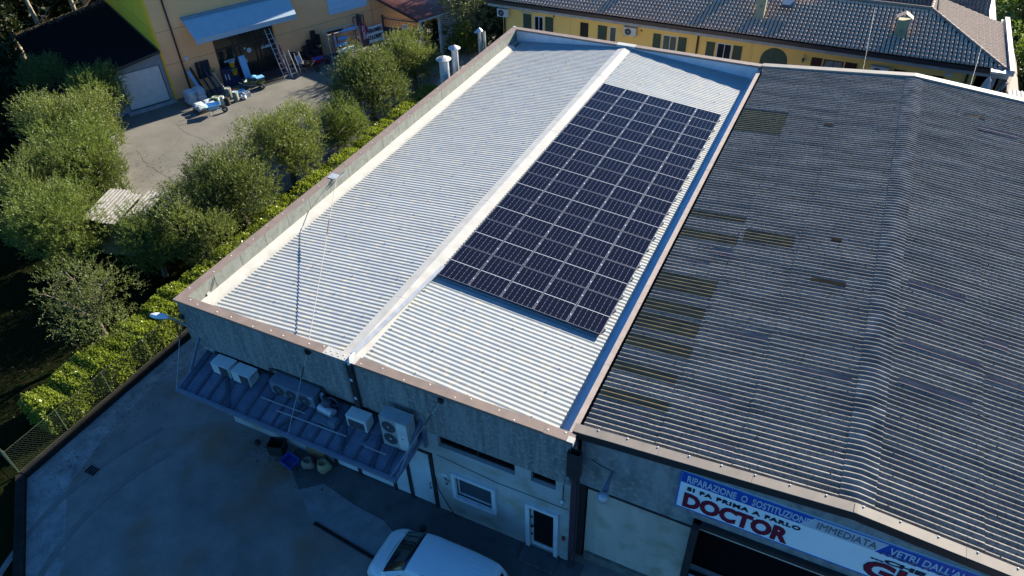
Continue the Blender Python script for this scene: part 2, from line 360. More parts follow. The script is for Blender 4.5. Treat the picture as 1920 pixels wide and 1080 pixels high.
# ------------------------------------------------------------------ WHITE ROOFED WAREHOUSE  x 0..13.6, y 0..25.3, top 6.05
H = 6.05; W = 13.7; L = 25.3
wh = thing('warehouse', 'warehouse with white corrugated metal roof, brown edged parapet and canopy on its shaded front', 'warehouse', (0, 0, 0))
SL = math.tan(R(5.235)); RX = 6.6; RZ = 5.93
zr = lambda x: RZ-abs(x-RX)*SL
mb = MB()   # lower walls (front wall with real openings between x 0.3 and 13.6)
def front_wall(mb, x0, x1, z0, z1, holes, y0, y1):
    xs = sorted({x0, x1, *[h[0] for h in holes], *[h[1] for h in holes]})
    for a, b in zip(xs, xs[1:]):
        hs = sorted([h for h in holes if h[0] <= a+1e-6 and h[1] >= b-1e-6], key=lambda h: h[2])
        z = z0
        for h in hs:
            if h[2] > z: mb.box(a, b, y0, y1, z, h[2])
            z = h[3]
        if z < z1: mb.box(a, b, y0, y1, z, z1)
HW1 = (9.40, 11.95, 3.42, 3.98); HW2 = (12.45, 13.22, 3.46, 3.98); WIN = (9.90, 11.16, 1.22, 2.25); DOOR = (12.42, 13.22, .10, 2.22)
HW0 = (.7, 9.0, 3.62, 4.04); PD = (4.9, 9.12, .0, 2.9)
front_wall(mb, .3, 13.66, 0, 4.12, [HW0, HW1, HW2, WIN, DOOR, PD], .12, .36)
mb.build('front_wall', M_wall_low, wh)
mb = MB(); mb.box(-.02, .22, .36, L, 0, 4.1); mb.box(13.46, 13.66, .36, L, 0, 5.3); mb.box(.22, 13.46, L-.2, L, 0, 4.1)
mb.box(.24, 13.44, .5, .6, .02, 4.08)
mb.build('side_wall', M_wall_low, wh)
mb = MB()
xs_ = [-.0, 5.55, 5.60, 9.52, 9.55, 13.66]
mb.box(0, 5.36, 0, .14, 4.1, H-.03); mb.box(5.365, 9.84, 0, .14, 4.1, H-.03); mb.box(9.845, 13.66, 0, .14, 4.1, H-.03)
mb.build('concrete_fascia', M_conc_front, wh)
mb = MB(); mb.box(-.02, .2, .142, L, 4.102, H-.03); mb.box(.2, 13.66, L-.16, L, 4.102, H-.03); mb.build('parapet_wall', M_conc_front, wh)
# inner parapet cladding, panelled
mb = MB()
y = .18
k = 0
while y < L-.3:
    y2 = min(y+1.27, L-.2); mb.box(.202, .262+.002*(k % 2), y+.008, y2-.008, 5.1, H-.03); y = y2; k += 1
mb.build('parapet_panel', M_conc_in, wh)
mb = MB(); mb.box(.262, 13.44, L-.21, L-.165, 4.9, H-.032); mb.build('far_parapet_lining', mat('white_lining', (.62,.66,.70), (.52,.56,.6), scale=2, rough=.5), wh)
# coping
mb = MB()
def coping_x(mb, x0, x1, y0, y1, zt):
    x = x0
    while x < x1-.01:
        x2 = min(x+2.95, x1); mb.box(x, x2-.006, y0, y1, zt-.03, zt+.004*((int(x*7)) % 2)); mb.box(x, x2-.006, y0-.012, y0, zt-.09, zt-.002); x = x2
coping_x(mb, -.05, 5.85, -.04, .26, H); coping_x(mb, 7.0, 13.72, -.04, .26, H)
y = .262
while y < L-.3:
    y2 = min(y+2.95, L-.28); mb.box(-.05, .27, y, y2-.006, H-.03, H+.003*(int(y) % 2)); mb.box(-.062, -.05, y, y2-.006, H-.12, H-.002); y = y2
coping_x(mb, -.05, 6.1, L-.27, L+.05, H); coping_x(mb, 7.1, 13.72, L-.27, L+.05, H)
mb.build('coping', M_cop, wh)
# pale plates with rivets at the ridge ends, small silicone spots
mb = MB(); mb.box(6.1, 7.095, L-.28, L+.06, H-.02, H+.012); mb.build('ridge_end_plate', M_white, wh)
mb = MB(); mb.box(13.55, 13.74, -.07, .12, H+.006, H+.02); mb.box(13.722, 13.74, -.07, .12, H-.14, H+.006); mb.build('corner_plate', M_white, wh)
mb = MB(); mb.box(-.06, .1, L-.05, L+.07, H+.006, H+.016); mb.build('corner_plate', M_white, wh)
mb = MB(); mb.box(5.85, 6.995, -.045, .262, H-.028, H+.008)
for q in range(9):
    mb.lathe([(0,.014),(.018,.012),(.022,0)], (5.95+.11*q, .04+.09*(q % 2), H+.008), 8)
mb.build('ridge_end_plate', M_white, wh)
mb = MB()
for k in range(46):
    if k < 26: p = (rnd.uniform(0,.22), .6+.95*k+rnd.uniform(-.2,.2), H+.001)
    else: p = (.3+.7*(k-26)+rnd.uniform(-.2,.2), rnd.uniform(.0,.2), H+.001)
    if 5.8 < p[0] < 7.05: continue
    mb.lathe([(0,.010),(.02,.008),(.03,0)], p, 8)
mb.build('silicone_spot', mat('silicone', (.6,.55,.5), rough=.6), wh)
# roof sheets
mb = MB()
yA, yB = .12, L-.19
corrug(mb, [.62, 2.6, 4.6, 6.35], zr, yA, yB, .1655, .0088, 8, 1.3)
corrug(mb, [6.85, 8.9, 11, 13.06], zr, yA, yB, .1655, .0088, 8, 1.3)
# sheet ends (closed edge strip)
mb.build('roof_sheeting', M_whiteroof, wh)
mb = MB()
for x in (13.045,): mb.box(x, x+.03, yA, yB, zr(13.06)-.05, zr(13.06)+.024)
mb.build('eaves_trim', M_white, wh)
mb = MB()
for i in range(24):
    for xx in (.95, 2.6, 4.3, 5.9, 7.05, 8.6, 10.3, 12.2):
        for jj in range(1): 
            yy = yA+.1655*(6.0*i+3+((xx*7)//1 % 3))
            if yy > yB-.2 or (7 < xx < 13 and 4.5 < yy < 20.3): continue
            mb.lathe([(0,.016),(.014,.012),(.016,0)], (xx, yy, zr(xx)+.018), 6)
mb.build('roof_screw', mat('screw_washer', (.10,.11,.13), rough=.6), wh)['kind'] = 'stuff'
# ridge cap: two sloping flat flashings with upstands, in lengths
mb = MB()
y = yA-.05
while y < yB:
    y2 = min(y+3.02, yB); e = .004*(int(y*3) % 2)
    mb.hexa([(6.28,y,zr(6.28)+.012),(6.60,y,RZ+.035+e),(6.60,y2,RZ+.035+e),(6.28,y2,zr(6.28)+.012),(6.28,y,zr(6.28)+.03),(6.60,y,RZ+.06+e),(6.60,y2,RZ+.06+e),(6.28,y2,zr(6.28)+.03)])
    mb.hexa([(6.601,y,RZ+.035+e),(6.96,y,zr(6.96)+.012),(6.96,y2,zr(6.96)+.012),(6.601,y2,RZ+.035+e),(6.601,y,RZ+.06+e),(6.96,y,zr(6.96)+.03),(6.96,y2,zr(6.96)+.03),(6.601,y2,RZ+.06+e)])
    y = y2+.004
mb.build('ridge_cap', M_white, wh)
# left box flashing / gutter cover
mb = MB(); mb.hexa([(.264,.15,5.17),(.60,.15,5.17),(.60,L-1.2,5.17),(.264,L-1.2,5.17),(.264,.15,5.52),(.60,.15,5.44),(.60,L-1.2,5.44),(.264,L-1.2,5.52)])
mb.box(.602,.70,.15,L-1.2,zr(.62)-.04,zr(.62)+.03)
mb.box(.264,.40,L-1.2,L-.3,5.17,5.40)
mb.build('side_flashing', M_white, wh)
# right box gutter
mb = MB(); mb.box(13.076, 13.5, .13, L-.22, 5.24, 5.255); mb.box(13.076, 13.08, .13, L-.22, 5.255, 5.33); mb.box(13.49, 13.5, .13, L-.22, 5.255, 5.86)
for yy in (4.2, 8.6, 13.4, 18.2): mb.box(13.082, 13.488, yy, yy+.03, 5.255, 5.262)
mb.build('box_gutter', M_bluegut, wh)
mb = MB(); mb.box(13.502, 13.60, .15, L-.2, 5.3, 5.88)
y = .15
while y < L-.4:
    y2 = min(y+2.9, L-.2); mb.hexa([(13.46,y,5.882),(13.63,y,5.882),(13.63,y2-.01,5.882),(13.46,y2-.01,5.882),(13.46,y,5.90),(13.63,y,5.925),(13.63,y2-.01,5.925),(13.46,y2-.01,5.90)]); y = y2
mb.build('party_wall_coping', mat('pale_brown_coping', (.42,.34,.29), (.33,.27,.23), scale=4, rough=.6), wh)
# front windows, door, panels
def window(parent, x0, x1, z0, z1, y, m_fr, fr=.06, name='window', mull=0, glass=M_glass):
    mb = MB(); mb.box(x0, x0+fr, y-.05, y+.03, z0, z1); mb.box(x1-fr, x1, y-.05, y+.03, z0, z1)
    mb.box(x0+fr, x1-fr, y-.05, y+.03, z0, z0+fr); mb.box(x0+fr, x1-fr, y-.05, y+.03, z1-fr, z1)
    for k in range(mull):
        xm = x0+(x1-x0)*(k+1)/(mull+1); mb.box(xm-.02, xm+.02, y-.04, y+.02, z0+fr, z1-fr)
    o = mb.build(name, m_fr, parent)
    g = MB(); g.box(x0+fr, x1-fr, y-.01, y+.0, z0+fr, z1-fr); g.build('pane', glass, o)
    return o
window(wh, HW1[0], HW1[1], HW1[2], HW1[3], .30, M_cop_dark, .05, mull=1, glass=M_black)
window(wh, HW2[0], HW2[1], HW2[2], HW2[3], .30, M_cop_dark, .05, glass=M_black)
window(wh, HW0[0], HW0[1], HW0[2], HW0[3], .30, M_cop_dark, .05, mull=5, glass=M_black)
# projecting surrounds in white aluminium
def surround(x0, x1, z0, z1, bottom=True, nm='window_surround'):
    mb = MB(); t = .13
    mb.box(x0-t, x0, .02, .17, z0-(t if bottom else 0), z1+t); mb.box(x1, x1+t, .02, .17, z0-(t if bottom else 0), z1+t)
    mb.box(x0, x1, .02, .17, z1, z1+t)
    if bottom: mb.box(x0, x1, .0, .17, z0-t, z0)
    return mb.build(nm, M_winframe, wh)
surround(WIN[0], WIN[1], WIN[2], WIN[3]); window(wh, WIN[0], WIN[1], WIN[2], WIN[3], .22, M_winframe, .045, glass=mat('insect_screen', (.05,.065,.08), (.04,.05,.065), scale=90, rough=.6))
surround(DOOR[0], DOOR[1], DOOR[2], DOOR[3], False, 'door_surround')
mb = MB(); fr = .07; x0, x1, z0, z1 = DOOR; mb.box(x0,x0+fr,.17,.23,z0,z1); mb.box(x1-fr,x1,.17,.23,z0,z1); mb.box(x0+fr,x1-fr,.17,.23,z0,z0+.12); mb.box(x0+fr,x1-fr,.17,.23,z1-fr,z1)
dr = mb.build('door', M_winframe, wh); g = MB(); g.box(x0+fr,x1-fr,.2,.21,z0+.12,z1-fr); g.build('pane', mat('black_door_glass', (.008,.009,.008), rough=.12), dr)
g = MB(); g.box(x0+.01,x0+.06,.13,.168,1.02,1.16); g.tube([(x0+.04,.14,1.1),(x0+.16,.14,1.1)], .012, 6); g.box(x0+.01,x0+.06,.14,.168,.62,.7); g.box(x0+.01,x0+.06,.14,.168,1.55,1.63); g.build('handle', M_cop_dark, dr)
mb = MB(); mb.box(12.25,13.4,-.5,.11,.0,.085); mb.build('door_step', M_slab, wh)
# sliding door wall of pale panels in dark frames
mb = MB()
for a in (4.9, 5.9, 7.35, 8.02, 8.98): mb.box(a, a+.12, .08, .2, 0, 2.9)
mb.box(4.9,9.1,.09,.19,2.78,2.9)
sdw = mb.build('panel_door_frame', M_cop_dark, wh)
for a, b in ((5.02,5.9),(6.02,7.35),(7.47,8.02),(8.14,8.98)):
    q = MB(); q.box(a, b, .13, .17, .05, 2.78); q.build('door_panel', M_plate, sdw)
q = MB(); q.tube([(8.9,.12,1.0),(8.9,.05,1.0),(8.9,.05,1.28),(8.9,.12,1.28)], .012, 6); q.build('handle', M_black, sdw)
mb = MB(); mb.box(3.75,4.55,.02,.09,.05,1.9); mb.build('plywood_sheet', M_wood, wh)
# downpipes
mb = MB(); mb.box(6.72,6.90,-.13,-.01,3.2,6.0); mb.build('front_downpipe', M_cop_dark, wh)
mb = MB()
for z in (5.35, 4.55): mb.box(6.765,6.855,-.138,-.132,z,z+.1)
mb.build('downpipe_sticker', M_signpale, wh)
mb = MB(); mb.hexa([(6.62,.3,6.0),(6.75,.3,6.0),(7.12,4.95,5.99),(7.0,4.95,5.99),(6.62,.3,6.06),(6.75,.3,6.06),(7.12,4.95,6.05),(7.0,4.95,6.05)])
mb.tube([(6.70,.32,6.03),(6.74,.1,6.09),(6.80,-.05,6.09),(6.81,-.07,5.98)], .05, 8)
mb.build('cable_duct', M_galv, wh)
mb = MB()
v = [(13.62,-.16),(13.98,-.16),(13.98,.05),(13.62,.05)]
mb.box(13.62,13.64,-.16,.05,4.72,5.72); mb.box(13.96,13.98,-.16,.05,4.72,5.72); mb.box(13.64,13.96,-.16,-.14,4.72,5.72); mb.box(13.64,13.96,.03,.05,4.72,5.72); mb.box(13.64,13.96,-.14,.03,4.72,4.74)
mb.build('hopper', M_cop_dark, wh)
mb = MB(); mb.tube([(13.80,-.06,4.72),(13.80,-.06,0.05)], .06, 10); mb.tube([(13.92,.02,4.72),(13.92,.02,0.05)], .03, 8); mb.build('downpipe', mat('dark_maroon_pipe', (.07,.03,.045), rough=.5), wh)
# stencilled house mark, box and wires on the wall
mb = MB(); mb.box(9.38,9.58,.09,.118,1.98,2.1); mb.build('junction_box', M_winframe, wh)
tm = text_mb('TU', .17, Matrix(((1,0,0,9.42),(0,0,-1,.114),(0,1,0,1.72),(0,0,0,1))), bold=.006); tm.build('stencilled_letters', M_signk, wh)
tm = text_mb('Z', .15, Matrix(((1,0,0,9.46),(0,0,-1,.114),(0,1,0,1.52),(0,0,0,1))), bold=.006); tm.build('stencilled_letters', M_signk, wh)
mb = MB(); mb.tube([(9.14,.08,1.75),(9.2,.06,1.2),(9.5,.04,.5),(9.8,.02,.02)], .014, 6); mb.tube([(9.3,.1,2.95),(11.4,.1,2.72),(12.3,.1,2.74),(13.6,.1,2.76)], .008, 5)
mb.tube([(13.46,.09,2.9),(13.46,.09,3.9)], .012, 5); mb.build('wall_cable', M_cop_pipe, wh)
mb = MB(); mb.box(13.48,13.56,.05,.118,1.15,1.3); mb.build('doorbell', M_redpl, wh)
mb = MB(); mb.lathe([(0,.06),(.05,.05),(.06,0),(.05,-.06),(0,-.08)], (13.45,.06,3.12), 12); mb.build('wall_light', M_winframe, wh)

# canopy on the front
dz = lambda y: 3.8+(y-.1)*.27            # deck slopes down outwards
cn = MB()
XL, XR = .42, 8.85; YO = -1.42
cn.add([(XL,.06,dz(.06)),(9.0,.06,dz(.06)),(XR,YO,dz(YO)),(XL,YO,dz(YO)),(XL,.06,dz(.06)-.03),(9.0,.06,dz(.06)-.03),(XR,YO,dz(YO)-.03),(XL,YO,dz(YO)-.03)],[(0,3,2,1),(4,5,6,7),(0,1,5,4),(1,2,6,5),(2,3,7,6),(3,0,4,7)])
k = 0
x = XL+.03
while x < XR:
    cn.beam((x, .05, dz(.05)+.008), (x, YO+.01, dz(YO)+.008), .022, .022); x += .085
can = cn.build('canopy', M_deck, wh)
mb = MB()
for k in range(17):
    x = XL+.2+k*.52
    if x < XR: mb.beam((x, .05, dz(.05)+.03), (x, YO+.02, dz(YO)+.03), .085, .035)
mb.build('deck_joist', M_steel_d, can)
mb = MB()
mb.beam((XL-.04,YO-.03,dz(YO)),(XR+.04,YO-.03,dz(YO)),.09,.16)
mb.beam((XL,.1,dz(.1)+.0),(XL,YO,dz(YO)),.07,.12); mb.beam((9.02,.1,dz(.1)),(XR+.02,YO,dz(YO)),.07,.12)
mb.beam((XL,.04,4.55),(XL,-.75,dz(-.75)+.07),.06,.09); mb.beam((9.0,.04,4.5),(8.93,-1.2,dz(-1.2)+.08),.07,.12)
mb.beam((9.02,.02,3.3),(9.02,.02,4.6),.08,.1)
mb.build('canopy_beam', M_steel, can)
for xa, xb in ((1.75,2.55),(5.0,4.5),(6.5,6.9),(7.75,8.05),(8.45,8.5)):
    mb = MB(); mb.beam((xa,-.45,dz(-.45)+.07),(xb,YO+.03,dz(YO)+.07),.11,.03); mb.build('diagonal_strut', M_steel_d, can)
mb = MB(); 
for a, b in (((3.1,-1.3,dz(-1.3)-.1),(3.35,.05,2.2)),((8.3,-1.3,dz(-1.3)-.1),(8.2,.05,2.2)),((.8,-1.3,dz(-1.3)-.1),(.8,.05,2.2))):
    mb = MB(); mb.beam(a, b, .09, .09); mb.build('canopy_bracket', M_steel_d, can)

# steel angle bars lying on the canopy
for a, b, lab in (((3.39,-.72,3.66),(5.12,-.68,3.66),'short thin pale steel bar lying on the canopy in front of the three fan condenser'),
                  ((4.18,-.93,3.62),(6.78,-.86,3.62),'longest thin pale steel bar lying on the canopy deck'),
                  ((7.5,-.93,3.62),(8.25,-.93,3.62),'shortest thin pale bar, below the tall two fan air conditioner')):
    mb = MB(); mb.beam(a, b, .03, .035); q = mb.build('steel_bar', M_alu); meta(q, lab, 'steel bar', 'thin steel bars lying on the canopy')

# ------------------------------------------------------------------ air conditioners
def grille_disc(mb, c, r, n=24, axis='y'):
    v = [(c[0]+r*math.cos(2*math.pi*k/n), c[1], c[2]+r*math.sin(2*math.pi*k/n)) for k in range(n)]
    mb.add(v, [tuple(reversed(range(n)))])
def ac_unit(name, label, loc, wd, dp, ht, casing, fans, gw=None, panel_side='left', group=None, guard=False, rz=0, mfan=None, legs=.05):
    t = thing(name, label, 'air conditioner', loc, rz, group)
    mb = MB(); b = .012
    mb.box(0, wd, 0, dp, legs, ht-b); mb.box(-.008, wd+.008, -.008, dp+.008, ht-b, ht+.004)
    o = mb.build('casing', casing, t, local=True)
    mb = MB(); mb.box(.04,.1,-.01,dp+.01,0,legs-.002); mb.box(wd-.1,wd-.04,-.01,dp+.01,0,legs-.002); mb.build('foot', M_steel_d, t, local=True)
    for (cx, cz, r_) in fans:
        g = MB(); g.lathe([(r_,0),(r_*1.04,.0),(r_*1.04,.014),(r_,.02)], (0,0,0), 24)
        g.M = None
        v = [(cx+p[0], -.004-p[2], cz+p[1]) for p in g.v]
        q = MB(); q.add(v, g.f, 0, True); grille_disc(q, (cx, -.005, cz), r_)
        for k in range(8):
            a = math.pi*k/8; q.tube([(cx-r_*math.cos(a), -.014, cz-r_*math.sin(a)), (cx+r_*math.cos(a), -.014, cz+r_*math.sin(a))], .003, 4, cap=False)
        for rr in (.35, .6, .82):
            pts = [(cx+r_*rr*math.cos(2*math.pi*k/20), -.016, cz+r_*rr*math.sin(2*math.pi*k/20)) for k in range(21)]; q.tube(pts, .003, 4, cap=False)
        fo = q.build('fan_grille', mfan or M_grille, t, local=True)
        h = MB(); pts = h.lathe([(0,.012),(r_*.16,.01),(r_*.2,0)], (0,0,0), 12); h.v = [(cx+p[0], -.018-p[2], cz+p[1]) for p in h.v]; h.build('hub', casing, fo, local=True)
    if gw:
        for (x0, x1, z0, z1) in gw:
            q = MB(); q.box(x0, x1, -.012, -.002, z0, z1)
            k = z0+.02
            while k < z1-.01: q.box(x0+.01, x1-.01, -.018, -.012, k, k+.006); k += .024
            q.build('grille_panel', M_grille, t, local=True)
    return t
zdk = 3.62
ac_a = ac_unit('air_conditioner', 'pale boxy air conditioner at the far left end of the canopy', (1.22,-.50,zdk), .74, .42, .50, M_acw, [], gw=[(.33,.70,.07,.46)], group='twin pale condensers on the canopy')
ac_b = copy_tree(ac_a); ac_b.location = (2.10,-.52,zdk); ac_b['label'] = 'pale boxy air conditioner on the canopy, beside the wide three fan condenser'
ac_c = ac_unit('fan_condenser', 'wide dark blue grey condenser with three round fans on the canopy', (3.62,-.42,zdk), 1.72, .42, .62, M_acblue, [(.32,.31,.20),(.82,.31,.20),(1.33,.31,.20)], legs=.1)
q = MB(); q.box(1.50,1.66,-.006,-.002,.5,.54); q.build('plate', M_signpale, ac_c, local=True)
ac_d = ac_unit('air_conditioner', 'small cream air conditioner standing between the compressor and the tall unit', (6.62,-.52,zdk), .72, .36, .56, M_acw, [], gw=[(.06,.64,.08,.42)])
ac_e = ac_unit('air_conditioner', 'tall cream air conditioner with two fans stacked one above the other on the canopy', (8.0,-.62,zdk), .92, .42, 1.32, M_acw2, [(.29,.95,.22),(.29,.42,.22)], gw=None)
q = MB(); q.box(.56,.915,-.006,-.001,.12,1.28); q.build('cover_panel', M_acw, ac_e, local=True)
q = MB(); q.box(.70,.78,-.012,-.006,.6,.62); q.build('badge', M_black, ac_e, local=True)
# side grille guard of the second unit
q = MB()
for k in range(6): q.tube([(.76,-.0+.08*k,.08),(.76,-.0+.08*k,.44)], .006, 5)
q.tube([(.76,0,.44),(.76,.42,.44)], .007, 5); q.tube([(.76,0,.08),(.76,.42,.08)], .007, 5); q.build('wire_guard', M_steel_d, ac_b, local=True)
mb = MB()
mb.box(7.2,8.0,-.45,-.2,3.66,3.7); mb.box(7.3,7.9,-.9,-.58,3.56,3.6)
q = mb.build('drip_tray', M_acblue); meta(q, 'blue grey sheet metal tray between the small and tall air conditioners', 'metal tray')
# compressor
t = thing('compressor', 'oily grey refrigeration compressor with motor and fan ring on the canopy', 'compressor', (5.55,-.30,zdk))
q = MB(); q.box(-.1,.75,-.5,.3,.02,.06); q.build('base_plate', M_acblue, t, local=True)
q = MB(); q.tube([(-.02,-.1,.26),(.52,-.16,.26)], .15, 16); q.build('motor', M_galv, t, local=True)
q = MB(); q.lathe([(.12,0),(.15,.05),(.15,.28),(.1,.34),(0,.34)], (.22,-.02,.3), 14); q.box(.12,.34,-.14,.1,.06,.3); q.build('cylinder_head', M_steel_d, t, local=True)
q = MB(); pts = [(.42+.17*math.cos(a), .05, .55+.17*math.sin(a)) for a in [2*math.pi*k/20 for k in range(21)]]; q.tube(pts, .025, 6, cap=False); q.box(.38,.46,.02,.08,.06,.4); q.build('belt_wheel', M_steel_d, t, local=True)
q = MB(); q.box(.5,.74,-.46,-.24,.06,.24); q.tube([(-.05,.1,.1),(-.05,.1,.62)], .05, 10); q.lathe([(0,.1),(.05,.08),(.06,0)], (0,.1,.62), 10); q.build('control_box', M_acblue, t, local=True)
mb = MB()
for off in (0,.06,.12):
    mb.tube([(3.3+off,-.1,3.9),(3.35+off,-.05,4.32+off*.3),(3.6+off,-.05,4.35+off*.3),(5.4+off,-.05,4.32+off*.3),(5.48+off,-.08,4.2),(5.44+off,-.14,3.85)], .016, 6)
q = mb.build('refrigerant_pipes', M_cop_pipe); meta(q, 'bundle of thin black refrigerant pipes along the concrete fascia above the condenser', 'pipe')
mb = MB()
for k in range(14):
    a = Vector((5.2+rnd.uniform(-.2,1.2), -.15+rnd.uniform(-.1,.1), 3.7)); b = Vector((5.2+rnd.uniform(-.1,1.2), -.05, 4.05)); mb.tube([a, a.lerp(b,.5)+Vector((rnd.uniform(-.1,.1),-.05,.1)), b], .012, 5)
q = mb.build('hose_tangle', M_cop_pipe); meta(q, 'tangle of black hoses behind the compressor', 'hoses')

# ------------------------------------------------------------------ stay wires with brackets
def wire(name, pts, r, label, m=M_galv, cat='cable', group=None):
    mb = MB(); mb.tube(pts, r, 6); o = mb.build(name, m); return meta(o, label, cat, group)
def sag(a, b, s=.05, n=8):
    a = Vector(a); b = Vector(b); return [a.lerp(b, k/n)-Vector((0,0,s*4*(k/n)*(1-k/n))) for k in range(n+1)]
t = thing('roof_cable', 'thin steel cable slung over the white roof from the left parapet to the front edge', 'cable', (.3,8.1,6.1))
q = MB(); q.tube(sag((.42,8.15,6.12),(5.3,-.02,6.02),.02), .012, 5); q.build('strand', mat('cable_steel', (.28,.25,.24), rough=.6), t)
q = MB(); q.tube([(1.9,5.66,6.07),(2.4,4.85,6.06)], .022, 6); q.build('turnbuckle', M_cop_dark, t)
q = MB(); q.box(.05,.42,8.0,8.35,6.055,6.07); q.hexa([(.262,8.05,5.85),(.46,8.1,6.0),(.5,8.6,6.05),(.262,8.7,5.95),(.262,8.05,5.87),(.46,8.1,6.03),(.5,8.6,6.08),(.262,8.7,5.97)]); q.build('anchor_plate', M_galv, t)
q = MB(); q.box(5.22,5.34,-.10,-.0,5.78,5.98); q.build('bracket', M_cop_dark, t)
for (xa, za, xb, lab) in ((5.28,5.85,5.0,'thin steel stay from the fascia bracket down to the middle of the canopy edge'),(9.82,5.82,8.72,'thin steel stay from the fascia bracket down to the right corner of the canopy'),(.02,5.3,.42,'thin steel stay from the building corner down to the left corner of the canopy')):
    t = thing('canopy_stay', lab, 'cable', (xa,-.05,za), group='steel stays holding the canopy')
    q = MB(); q.tube([(xa,-.08,za),(xb,YO-.03,dz(YO)+.08)], .008, 5); q.build('rod', M_galv, t)
    q = MB(); m_ = Vector((xa,-.08,za)).lerp(Vector((xb,YO-.03,dz(YO)+.08)),.16); m2 = Vector((xa,-.08,za)).lerp(Vector((xb,YO-.03,dz(YO)+.08)),.3); q.tube([m_, m2], .02, 6); q.build('turnbuckle', M_cop_dark, t); q = MB(); q.box(xa-.07,xa+.07,-.1,-.002,za-.06,za+.1); q.build('bracket', M_cop_dark, t)
# small hook on the inside of the left parapet
t = thing('tie_hook', 'small corroded hook and tag hanging inside the near left parapet corner', 'hook', (.3,.7,5.9))
q = MB(); q.tube([(.285,1.45,5.96),(.29,1.3,5.75),(.3,1.12,5.6)], .012, 5); q.build('wire', M_cop_dark, t)
q = MB(); q.box(.27,.29,.95,1.08,5.48,5.62); q.build('tag', M_white, t)

# ------------------------------------------------------------------ solar panels 5 x 9
PX, PY, PZ = 7.09, 4.54, 6.03; TH = R(5.235)
MW, MLn = 1.134, 1.738
def make_panel():
    t = thing('solar_panel', 'x', 'solar panel', (0,0,0), group='solar panels on the white roof')
    q = MB(); f = .018
    q.box(0,MW,0,f,-.035,.0); q.box(0,MW,MLn-f,MLn,-.035,0); q.box(0,f,f,MLn-f,-.035,0); q.box(MW-f,MW,f,MLn-f,-.035,0)
    q.build('frame', M_pvframe, t, local=True)
    q = MB(); q.box(f,MW-f,f,MLn-f,-.03,-.003); q.build('cell_glass', M_pv, t, local=True)
    for yy in (.37,1.37):
        q = MB(); q.box(MW-.008,MW+.028,yy-.035,yy+.035,-.02,.006); q.build('clamp', M_alu, t, local=True)
    return t
p0 = make_panel()
ords = ['first','second','third','fourth','fifth','sixth','seventh','eighth','ninth']
for j in range(9):
    for i in range(5):
        p = p0 if (i == 0 and j == 0) else copy_tree(p0)
        p.location = (PX+i*1.154*math.cos(TH), PY+j*1.76, PZ-i*1.154*math.sin(TH)); p.rotation_euler = (0, TH, 0)
        p['label'] = 'dark blue solar panel, %s from the ridge in the %s row from the near edge' % (ords[i], ords[j])
# short aluminium rails carrying the panels, seen beside the array
rk = 0
for j in range(9):
    for yy in (.37,1.37):
        y = PY+j*1.76+yy
        mb = MB(); mb.M = Matrix.Translation((PX-.16, y, PZ-.075+.16*math.sin(TH))) @ Matrix.Rotation(TH, 4, 'Y')
        mb.box(.13, 5.96, -.018, .018, -.035, .02); mb.box(.14,.17,-.03,.03,-.06,-.036); mb.box(5.92,5.95,-.03,.03,-.06,-.036)
        q = mb.build('mounting_rail', M_alu)
        meta(q, 'aluminium rail under the %s panel row from the near edge, %s one of its pair' % (ords[j], 'near' if yy < 1 else 'far'), 'mounting rail', 'rails under the solar panels')

# ------------------------------------------------------------------ DARK ROOFED WORKSHOP  x 13.7..27.2
ws = thing('workshop', 'workshop under a weathered dark corrugated fibre cement roof with tan edging and concrete front', 'workshop', (14, 0, 0))
X0, XRG, X1 = 13.7, 20.3, 27.0; ZE, ZR = 6.0, 6.60
sl2 = (ZR-ZE)/(XRG-X0)
zw = lambda x: ZR-abs(x-XRG)*sl2
YB = L-.25; YA = .52
pit = .177
def jfun(seed):
    return lambda x, y: .003*math.sin(int((y-YA)/(pit*6))*2.3+seed)+.005*math.sin(y*1.1+seed+x*.7)+.003*math.sin(y*3.1+seed)
def sheets(name, xa, xb, lift, tilt, m, y0=YA, y1=None, seed=0, amp=.032, lab=None, zextra=0):
    y1 = y1 or YB; mb = MB()
    n = max(1, round((y1-y0)/pit)); y1 = y0+n*pit
    # profile phase must be common to all strips
    xs = [xa+(xb-xa)*k/3 for k in range(4)]
    ph = (y0-YA)/pit
    def zf(x): return zw(x)+lift+zextra+tilt*((x-xa)/(xb-xa)-.5)
    nseg = n*10; ys = [y0+(y1-y0)*i/nseg for i in range(nseg+1)]; jf = jfun(seed)
    v = []; fs = []
    for y in ys:
        c = math.cos(2*math.pi*(y-YA)/pit)
        for x in xs: v.append((x, y, zf(x)+amp*c+jf(x, y)))
    for i in range(nseg):
        for k in range(3): fs.append((i*4+k, i*4+k+1, (i+1)*4+k+1, (i+1)*4+k))
    mb.add(v, fs, 0, True)
    return mb.build(name, m, ws, label=lab)
sheets('roof_course', 17.58, 19.95, .012, -.022, M_fib, seed=3)
sheets('roof_course', 15.66, 17.70, .016, -.022, M_fib, seed=2)
sheets('roof_course', X0+.05, 15.78, .020, -.022, M_fib, seed=1)
sheets('roof_course', 20.65, 22.95, .012, .022, M_fib, seed=3)
sheets('roof_course', 22.83, 25.2, .016, .022, M_fib, seed=2)
sheets('roof_course', 25.08, X1, .02, .022, M_fib, seed=1)
